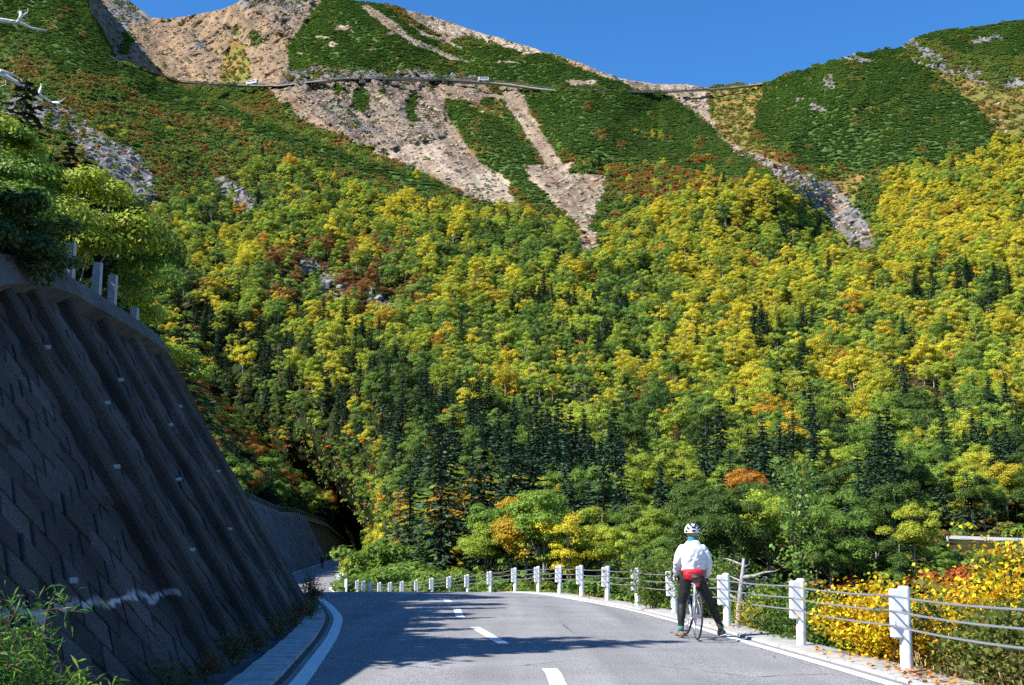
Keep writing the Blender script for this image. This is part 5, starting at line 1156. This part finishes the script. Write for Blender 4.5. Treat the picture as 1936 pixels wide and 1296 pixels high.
stem_bush('yellow_shrub', place(1800, 14.9), rs(4, 16, .75, 1.1, 2.1, .2), .058, 480, GOLD*.9, 'golden bush just behind the nearest guard post', seed=14)
stem_bush('yellow_shrub', place(1440, 20.8), rs(5, 9, .35, .7, 1.05), .055, 230, GOLD*.85, 'small yellow bush at the foot of the grey snag', seed=15)
stem_bush('green_shrub', place(1840, 12.2), rs(6, 14, .8, .8, 1.5), .06, 260, np.array([.13, .17, .03]), 'olive undergrowth below the golden bushes beside the nearest post', seed=16)
stem_bush('green_shrub', place(1935, 11.4), rs(61, 14, .7, .7, 1.3), .06, 260, np.array([.15, .16, .03]), 'low olive weeds in the lower right corner behind the kerb', seed=17)
stem_bush('green_shrub', place(1560, 17.6), rs(7, 18, .9, .8, 1.5), .065, 300, np.array([.12, .20, .03]), 'leafy green shrub behind the second guard post from the right', seed=18)
stem_bush('green_shrub', place(1480, 19.0), rs(8, 12, .6, .7, 1.4), .065, 260, np.array([.11, .19, .03]), 'leafy green shrub right of the cyclist beyond the cables', seed=19)
stem_bush('sapling', place(1512, 18.2), [(.05, 0, 3.25), (-.1, .1, 2.6), (.16, 0, 2.8), (.02, .1, 3.0)], .07, 120, np.array([.16, .28, .05]), 'slender green sapling rising above the cables near the snag', 'tree', seed=20, droop=.02, spread=.08, start=.3, twig=.4)
stem_bush('green_shrub', place(1330, 22.6), rs(9, 12, .8, .9, 1.6), .065, 240, np.array([.13, .21, .035]), 'green shrub just behind the cyclist', seed=21)
stem_bush('green_shrub', place(1235, 26.5), rs(10, 12, .9, 1.0, 1.7), .065, 240, np.array([.13, .20, .03]), 'green shrub left of the cyclist behind the cables', seed=22)
for k, (px_, Y_, h_, t_) in enumerate(((1165, 30, 1.3, GRN), (1110, 33, 1.2, YGR), (1075, 37, 1.3, GRN), (1035, 41, 1.2, YGR), (990, 46, 1.3, GRN), (950, 50, 1.5, GRN), (905, 53, 1.7, DGR), (868, 56, 2.0, GRN), (835, 58, 2.2, GRN), (800, 62, 2.5, GRN), (772, 66, 2.6, GRN*.8), (745, 70, 2.8, GRN), (725, 76, 3.2, DGR*1.3), (705, 78, 3.0, GRN), (765, 80, 3.8, GRN), (810, 78, 4.0, YGR), (740, 90, 4.4, GRN), (700, 92, 4.0, GRN), (720, 104, 4.8, YGR), (705, 120, 4.2, GRN), (780, 98, 5.0, GRN), (700, 136, 4.0, ORA), (850, 70, 3.0, GRN), (900, 66, 2.6, YGR))):
    x = float(pt(px_, 1120, Y_)[0]); x = max(x, float(XR(Y_))+1.1+.35*h_)
    o = link('green_shrub', NSHRUB[k % 3], None, (x, Y_, vz(x, Y_)-.2)); o.scale = (h_*.85, h_*.85, h_*.72); o.rotation_euler = (0, 0, k*1.3); o['tint'] = [float(q)*.85 for q in t_]
    a_ = min(((abs(px_-q), i) for i, q in enumerate(PPX)))[1]
    tag(o, (f'{colour_word(t_)} shrub just behind the {ORD_[a_]} guard post from the right' if Y_ < 66 else f'{colour_word(t_)} bush on the shrub mound right of the far road'), 'shrub', 'shrubs outside the bend')
# more undergrowth down the slope
rng = np.random.default_rng(77); Pp = []; Ss = []; Tt = []
for _ in range(5200):
    Yv = 16+94*rng.random()**.8; sx = -.15+.66*rng.random(); Xv = sx*Yv; o_ = Xv-float(XR(Yv))
    if o_ < 2.0: continue
    Pp.append((Xv, Yv, vz(Xv, Yv)-.15)); q = .6+.9*rng.random(); Ss.append((q, q, q*.8)); Tt.append([DGR*1.1, GRN*.8, GRN*.6, DGR, YGR*.6][int(rng.random()*5)]*(.7+.5*rng.random()))
gn_scatter('valley_undergrowth', np.array(Pp), NSHRUB, np.array(Ss), rng.random(len(Pp))*6.28, rng.integers(0, 3, len(Pp)), np.array(Tt), 'mixed green and rust undergrowth on the slope below the road', 'undergrowth')
Pp = []; Ss = []; Tt = []
for _ in range(9000):
    Yv = 10+250*rng.random()**1.15; o_ = 4.6+(5+.22*Yv)*rng.random()**1.3; Xv = float(XW(Yv))-o_
    if Yv > 98: o_ += 1.6; Xv -= 1.6
    if Yv < 40 and o_ < 5.6: continue
    Pp.append((Xv, Yv, float(hill_z(np.array(Xv), np.array(Yv)))-.15)); q = (.5+.8*rng.random())*(1+(Yv/130 if o_ > 9 else 0)); Ss.append((q, q, q*.8)); Tt.append([DGR, GRN*.7, GRN*.6, RUS*.6 if Yv > 60 else DGR, ORA*.35 if Yv > 60 else GRN*.5][int(rng.random()*5)]*(.7+.5*rng.random()))
gn_scatter('bank_undergrowth', np.array(Pp), NSHRUB, np.array(Ss), rng.random(len(Pp))*6.28, rng.integers(0, 3, len(Pp)), np.array(Tt), 'dim undergrowth on the bank above the walls', 'undergrowth')
# willow at lower left, weeds along the wall foot
stem_bush('willow_shrub', (-2.40, 5.75, 0.0), [(random.Random(k).uniform(-.3, .08), random.Random(k+90).uniform(-.35, .35), random.Random(k+50).uniform(.55, 1.12)) for k in range(30)], .06, 330, np.array([.085, .19, .025]), 'willow bush with narrow leaves at the foot of the near wall', seed=31, asp=.16, droop=.12, spread=.05, start=.2)
stem_bush('willow_shrub', (-2.35, 6.5, 0.0), [(random.Random(k+7).uniform(-.2, .15), random.Random(k+97).uniform(-.3, .3), random.Random(k+57).uniform(.4, .85)) for k in range(10)], .08, 190, np.array([.12, .24, .03]), 'smaller willow shoots in front of the diagonal blocks', seed=32, asp=.16, droop=.12, spread=.05, start=.2)
for k, (Yw, h_) in enumerate(((10.2, .35), (11.6, .3), (13.3, .42), (15.1, .4), (17.2, .45), (19.4, .5), (21.8, .55), (24.3, .8), (26.0, .9))):
    stem_bush('weed', (float(XW(Yw))+.12, Yw, float(ZR(Yw))), rs(100+k, 7, .22, h_*.6, h_*1.2), .05, 180, [np.array([.10, .12, .03]), np.array([.16, .09, .03])][k % 2], f'{"rusty" if k % 2 else "green"} weeds at the wall foot, tuft {["nearest the camera", "before the first rib", "by the first rib", "by the second rib", "by the third rib", "by the fourth rib", "by the fifth rib", "at the far corner", "past the far corner"][k]}', 'weeds', seed=120+k, asp=.35, group='weeds along the wall foot', spread=.05)
for k, (Yw, dh, q_) in enumerate(((13.0, .25, .75), (14.0, .15, .7), (15.0, .3, .85), (15.9, .3, .6))):
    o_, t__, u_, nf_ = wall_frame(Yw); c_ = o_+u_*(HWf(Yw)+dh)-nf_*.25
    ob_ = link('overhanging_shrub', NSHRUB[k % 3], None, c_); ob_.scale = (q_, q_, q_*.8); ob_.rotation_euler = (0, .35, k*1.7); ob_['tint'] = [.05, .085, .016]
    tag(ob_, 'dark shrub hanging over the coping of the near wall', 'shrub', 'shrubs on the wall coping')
# dry grass and fallen leaves on the kerb at the right
gt = MB(); q = random.Random(9)
for _ in range(420):
    Yv = q.uniform(10.4, 14.2); X = float(XR(Yv))+.80+abs(q.gauss(0, .22)); z = vz(X, Yv); h = q.uniform(.15, .45); a = q.uniform(0, 6.28); dx, dy = math.cos(a)*h*.6, math.sin(a)*h*.6; w = .004
    b = Vector((X, Yv, z)); p2 = b+Vector((dx*.4, dy*.4, h*.7)); p3 = b+Vector((dx, dy, h*.75)); sd = Vector((-math.sin(a), math.cos(a), 0))*w
    gt.add([b-sd, b+sd, p2+sd, p2-sd], [(0, 1, 2, 3)]); gt.add([p2-sd, p2+sd, p3], [(0, 1, 2)])
stuff(link('dry_grass', gt.mesh('dry_grass', M_STRAW)), 'dry straw coloured grass behind the kerb at lower right', 'grass')
rng = np.random.default_rng(5); Cc = []
for Yv, n in ((11.2, 60), (11.9, 70), (12.5, 35), (13.6, 12), (15.0, 16), (19.5, 14), (22, 10), (25.5, 12), (31, 22), (33, 26)):
    for _ in range(n):
        y_ = Yv+rng.normal()*.35; Cc.append((float(XR(y_))+.42+rng.normal()*.16, y_, float(ZR(y_))+.062+rng.random()*.03))
Cc = np.array(Cc); nn = rdir(len(Cc), rng)*.6+np.array([0, 0, 1.0]); nn /= np.linalg.norm(nn, axis=1)[:, None]; a, b = leaf_axes(len(Cc), nn, .07, rng, .6); V, Fc = quads(Cc, a, b)
lo_ = link('fallen_leaves', leafmesh('fallen_leaves', V, Fc, foliage_mat('dry_leaf', (.42, .17, .04), .5, .1, .04))); stuff(lo_, 'fallen orange leaves scattered on the kerb', 'leaves')

# ------------------------------------------------------------------ dead trees
def dead_tree(name, base, pts, rad, limbs, mat, label):
    e = tag(empty(name, base), label, 'dead tree'); mb = MB(); mb.tube(pts, rad, 9); link('trunk', mb.mesh('trunk', mat, True), e)
    for lb in limbs:
        mb = MB(); n = len(lb); r0 = lb[0][3] if len(lb[0]) > 3 else .02
        P = [Vector(p_[:3]) for p_ in lb]; mb.tube(P, [1.8*r0*(1-.75*i/(n-1)) for i in range(n)], 6)
        q = random.Random(int(P[-1].x*1000)); 
        for _ in range(3):
            i = q.randrange(1, n); d = (P[i]-P[i-1]).normalized(); sd = Vector((q.gauss(0, 1), q.gauss(0, 1), q.gauss(0, 1)+.3)).normalized(); l = (P[-1]-P[0]).length*q.uniform(.15, .3); mb.tube([P[i], P[i]+(d+sd*.9).normalized()*l*.6, P[i]+(d*.8+sd).normalized()*l], [r0*.4, r0*.28, r0*.1], 5)
        link('branch', mb.mesh('branch', mat, True), e)
    return e
sx, sy, sz = place(1392, 21.5); sb = CAMH+21.5*float(Tpy(1200))-sz
def sp(px, py): x, y, z = pt(px, py, 21.5); return (float(x)-sx, 0, float(z)-sz)
def spl(*a, r=.03): return [(*sp(x, y)[:1], (i*.12)*(1 if len(a) % 2 else -1), sp(x, y)[2], r) for i, (x, y) in enumerate(a)]
dead_tree('dead_snag', (sx, sy, sz), [(0, 0, -.3), sp(1394, 1200), sp(1398, 1150), sp(1401, 1110), sp(1404, 1085), sp(1406, 1056)], [.075, .065, .055, .045, .036, .024],
          [spl((1403, 1069), (1390, 1062), (1377, 1056), r=.016), spl((1405, 1075), (1412, 1071), (1421, 1068), r=.015), spl((1404, 1092), (1425, 1089), (1440, 1082), (1456, 1080), r=.022), spl((1403, 1101), (1430, 1100), (1456, 1094), r=.018), spl((1401, 1116), (1415, 1112), (1430, 1105), r=.02), spl((1400, 1131), (1416, 1130), (1428, 1124), r=.016), spl((1399, 1141), (1408, 1139), (1418, 1131), r=.016), spl((1400, 1133), (1388, 1130), (1382, 1122), r=.016), spl((1396, 1168), (1410, 1165), (1437, 1156), r=.02), spl((1402, 1100), (1394, 1095), (1385, 1090), r=.012), spl((1404, 1084), (1413, 1080), (1418, 1076), r=.012)], M_DEAD, 'bare grey snag with short broken branches beyond the guard cables')
def hb(px, py, Y): x, y, z = pt(px, py, Y); return Vector((float(x), float(y), float(z)))
def bleached(Y, base_px, paths, label):
    b = hb(base_px[0], base_px[1], Y); z0 = float(hill_z(np.array(b.x), np.array(b.y))); base = Vector((b.x, b.y, z0)); top = b-base
    lim = []
    for r, path in paths: lim.append([(*(hb(x, y, Y+.2*i)-base), r) for i, (x, y) in enumerate(path)])
    dead_tree('dead_tree', base, [(0, 0, -.3), tuple(top*.5+Vector((.1, 0, 0))), tuple(top)], [.12, .09, .06], lim, M_DEADW, label)
bleached(27, (-60, 120), [(.05, [(-60, 45), (-20, 38), (10, 40), (38, 44), (60, 54), (88, 58)]), (.03, [(34, 43), (40, 32), (52, 24)]), (.03, [(38, 36), (40, 27), (37, 22)])], 'bleached bare branches poking in at the upper left corner')
bleached(25, (-70, 200), [(.05, [(-70, 120), (-20, 132), (10, 145), (45, 165), (75, 180), (98, 194)]), (.03, [(0, 135), (20, 140), (36, 148)]), (.025, [(74, 180), (76, 170), (78, 163)])], 'long bleached dead branch slanting down at upper left')
bleached(20, (-90, 330), [(.045, [(-90, 190), (-20, 222), (5, 238), (25, 265), (50, 290), (72, 306)]), (.02, [(12, 248), (24, 249), (34, 253)])], 'dark edged dead limb hanging over the near birches at left')

# ------------------------------------------------------------------ the road across the mountain, its vehicles, and the road in the valley
def grid_D(px, py):
    c = int(np.clip(np.searchsorted(gx, px), 1, NXg-1)); col = PY[:, c]; r = int(np.argmin(np.abs(col-py))); r0, r1 = max(0, r-2), min(NYg, r+3); return float(D[r0:r1, c-1:c+2].min())
UP = [(205, 106), (232, 120), (265, 134), (300, 147), (330, 155), (370, 158), (410, 160), (450, 161), (490, 162), (530, 162), (560, 159), (590, 155), (620, 152), (650, 149), (690, 149), (730, 150), (770, 150), (810, 151), (850, 152), (890, 154), (930, 157), (965, 160), (1000, 165), (1030, 169), (1060, 172), (1100, 171), (1140, 172), (1180, 174), (1220, 175), (1260, 174), (1300, 171), (1340, 169), (1380, 166), (1415, 162), (1446, 158)]
up = []
for x, y in UP: up.append((x, y, grid_D(x, y)))
dd = np.array([u_[2] for u_ in up]); dd = np.minimum(dd, np.convolve(np.pad(dd, 2, 'edge'), np.ones(5)/5, 'valid')); dd = np.convolve(np.pad(dd, 2, 'edge'), np.ones(5)/5, 'valid')-4
UPW = [Vector([float(q) for q in pt(x, y, d_)]) for (x, y, _), d_ in zip(up, dd)]
def ribbon(name, P, w_in, w_out, drop, mats):
    mb = MB(); V = []
    for i, p_ in enumerate(P):
        t = (P[min(i+1, len(P)-1)]-P[max(0, i-1)]); t.z = 0; t.normalize(); n = Vector((-t.y, t.x, 0))
        if n.y < 0: n = -n
        V += [p_-n*w_out+Vector((0, 0, -drop)), p_-n*w_out, p_-n*(w_out-.6), p_+n*w_in]
    k = 4; mb.add(V, [(i*k, i*k+1, (i+1)*k+1, (i+1)*k) for i in range(len(P)-1)]+[(i*k+1, i*k+2, (i+1)*k+2, (i+1)*k+1) for i in range(len(P)-1)], 1); mb.add(V, [(i*k+2, i*k+3, (i+1)*k+3, (i+1)*k+2) for i in range(len(P)-1)], 0)
    return mb.mesh(name, mats)
M_ROADF = plain('far_asphalt', (.38, .37, .36), .9, var=.1, scale=.3); M_RWALL = plain('far_road_wall', (.20, .185, .17), .9, var=.4, scale=.15)
struct(link('mountain_road', ribbon('mountain_road', UPW, 4.5, 1.6, .9, [M_ROADF, M_RWALL])))
def rail(name, P, off, hgt, step, mat, label, r=.07, beam=.25):
    e = tag(empty(name, P[len(P)//2]), label, 'guardrail'); mb = MB(); line_ = []; posts = MB()
    for i in range(len(P)-1):
        a, b = P[i], P[i+1]; t = (b-a); n = Vector((-t.y, t.x, 0)).normalized(); n = n if n.y > 0 else -n; k = max(1, int(t.length/step))
        for j in range(k): c = a.lerp(b, j/k)-n*off; line_.append(c); posts.box(c+Vector((0, 0, hgt/2-.1)), (r*2, r*2, hgt+.2))
    for c, d_ in zip(line_, line_[1:]):
        q = [c+Vector((0, 0, hgt-beam)), d_+Vector((0, 0, hgt-beam)), d_+Vector((0, 0, hgt)), c+Vector((0, 0, hgt))]; mb.add(q, [(0, 1, 2, 3)])
    under(link('beam', mb.mesh('beam', mat)), e); under(link('posts', posts.mesh('posts', mat)), e)['kind'] = 'stuff'; return e
M_DRAIL = plain('dark_rail', (.10, .095, .09), .8); M_LRAIL = plain('pale_rail', (.62, .62, .60), .5)
rail('road_railing', UPW[1:], 1.4, 1.2, 3.2, M_DRAIL, 'dark railing along the outer edge of the mountain road', .16, .25)
def bus(px_i, frac, label, L_=9.0, front=False):
    a, b = UPW[px_i], UPW[px_i+1]; c = a.lerp(b, frac); t = (b-a); n = Vector((-t.y, t.x, 0)).normalized(); n = n if n.y > 0 else -n; rz = math.atan2(t.y, t.x)
    e = tag(empty('bus', c+Vector((0, 0, .05))-n*.8, rz), label, 'bus'); W_, H_ = 2.4, 3.1
    bm = bmesh.new(); bmesh.ops.create_cube(bm, size=1)
    for v in bm.verts: v.co = Vector((v.co.x*L_, v.co.y*W_, v.co.z*(H_-.45)+H_/2+.22))
    bmesh.ops.bevel(bm, geom=bm.edges[:], offset=.25, segments=2, affect='EDGES'); me_ = bpy.data.meshes.new('body'); bm.to_mesh(me_); bm.free(); me_.materials.append(M_BUS); link('body', me_, e)
    for s_ in (-1, 1):
        for k in range(6): m_ = MB(); m_.box((-L_/2+1.0+k*(L_-1.6)/6+.35, s_*(W_/2+.01), 2.25), ((L_-1.6)/6-.15, .04, .95)); link('window', m_.mesh('window', M_GLASS), e)
        for x in (-L_*.32, L_*.30): m_ = MB(); m_.tube([(x, s_*(W_/2-.28), .48), (x, s_*(W_/2+.02), .48)], .48, 14); link('wheel', m_.mesh('wheel', M_BLACK), e)
        m_ = MB(); m_.box((0, s_*(W_/2+.012), 1.25), (L_-.6, .03, .25)); link('stripe', m_.mesh('stripe', M_STRIPE), e)
        m_ = MB(); m_.box((s_*(L_/2+.01), 0, 2.2), (.04, W_-.4, 1.2)); link('windscreen', m_.mesh('windscreen', M_GLASS), e)
M_BUS = plain('bus_white', (.78, .78, .78), .4); M_GLASS = plain('bus_glass', (.04, .05, .06), .15); M_STRIPE = plain('bus_stripe', (.35, .2, .45), .5)
bus(7, .7, 'white bus on the mountain road below the tan scree bowl'); bus(19, .6, 'white bus on the mountain road under the green dome', 7.5)
# rough concrete rockfall screen over the road at upper left
tiny = plain('visitor_clothes', (.55, .55, .58), .8)
for k, (x_, col_) in enumerate(((1418, (.7, .7, .7)), (1424, (.1, .12, .3)), (1431, (.05, .05, .06)), (1437, (.5, .1, .1)), (1445, (.2, .25, .4)))):
    c = UPW[-2].lerp(UPW[-1], (x_-1415)/31.0)+Vector((0, 1.0, .02)); m_ = MB(); loft(m_, [(.0, 0, 0, .14, .12), (.8, 0, 0, .2, .14), (1.4, 0, 0, .23, .14), (1.5, 0, 0, .07, .07)]); ball(m_, (0, 0, 1.65), .12)
    o = soft(m_, 'person', plain('visitor_clothes', col_, .8), None, .03, 2); o.location = c; tag(o, f'tiny visitor in {["white", "navy", "black", "dark red", "blue grey"][k]} standing on the saddle skyline', 'person', 'visitors on the saddle')
VP = []
for x_, y_ in ((1400, 1010), (1470, 1013), (1560, 1019), (1650, 1024), (1720, 1028), (1780, 1030), (1850, 1033), (1910, 1035), (2000, 1037), (2100, 1038)):
    VP.append(Vector([float(q_) for q_ in pt(x_, y_, 109-.006*(x_-1400))]))
struct(link('valley_road', ribbon('valley_road', VP, 3.5, 2.6, 3.5, [M_ROADF, M_DIRT])))
rail('valley_guardrail', VP[5:9], 2.4, .8, 2.0, M_LRAIL, 'white guardrail of the lower road seen through the trees at right', .06, .3)
M_TR = plain('beam_concrete', (.6, .6, .58), .7)

# ------------------------------------------------------------------ tell look-alikes apart by their order in the picture
bpy.context.view_layer.update()
ORD = 'first second third fourth fifth sixth seventh eighth ninth tenth eleventh twelfth thirteenth fourteenth fifteenth sixteenth seventeenth eighteenth nineteenth twentieth twenty-first twenty-second twenty-third twenty-fourth twenty-fifth twenty-sixth twenty-seventh twenty-eighth twenty-ninth thirtieth'.split()
same = {}
for o in COL.objects:
    if o.parent is None and o.get('label') and o.get('group'): same.setdefault((o['label'], o['category']), []).append(o)
for (lb, ct), os_ in same.items():
    if 1 < len(os_) <= 30 and len(lb.split()) <= 13:
        os_.sort(key=lambda o: to_px(o.location.x, o.location.y, o.location.z)[0])
        for k, o in enumerate(os_): o['label'] = f'{lb}, {ORD[k]} from left'
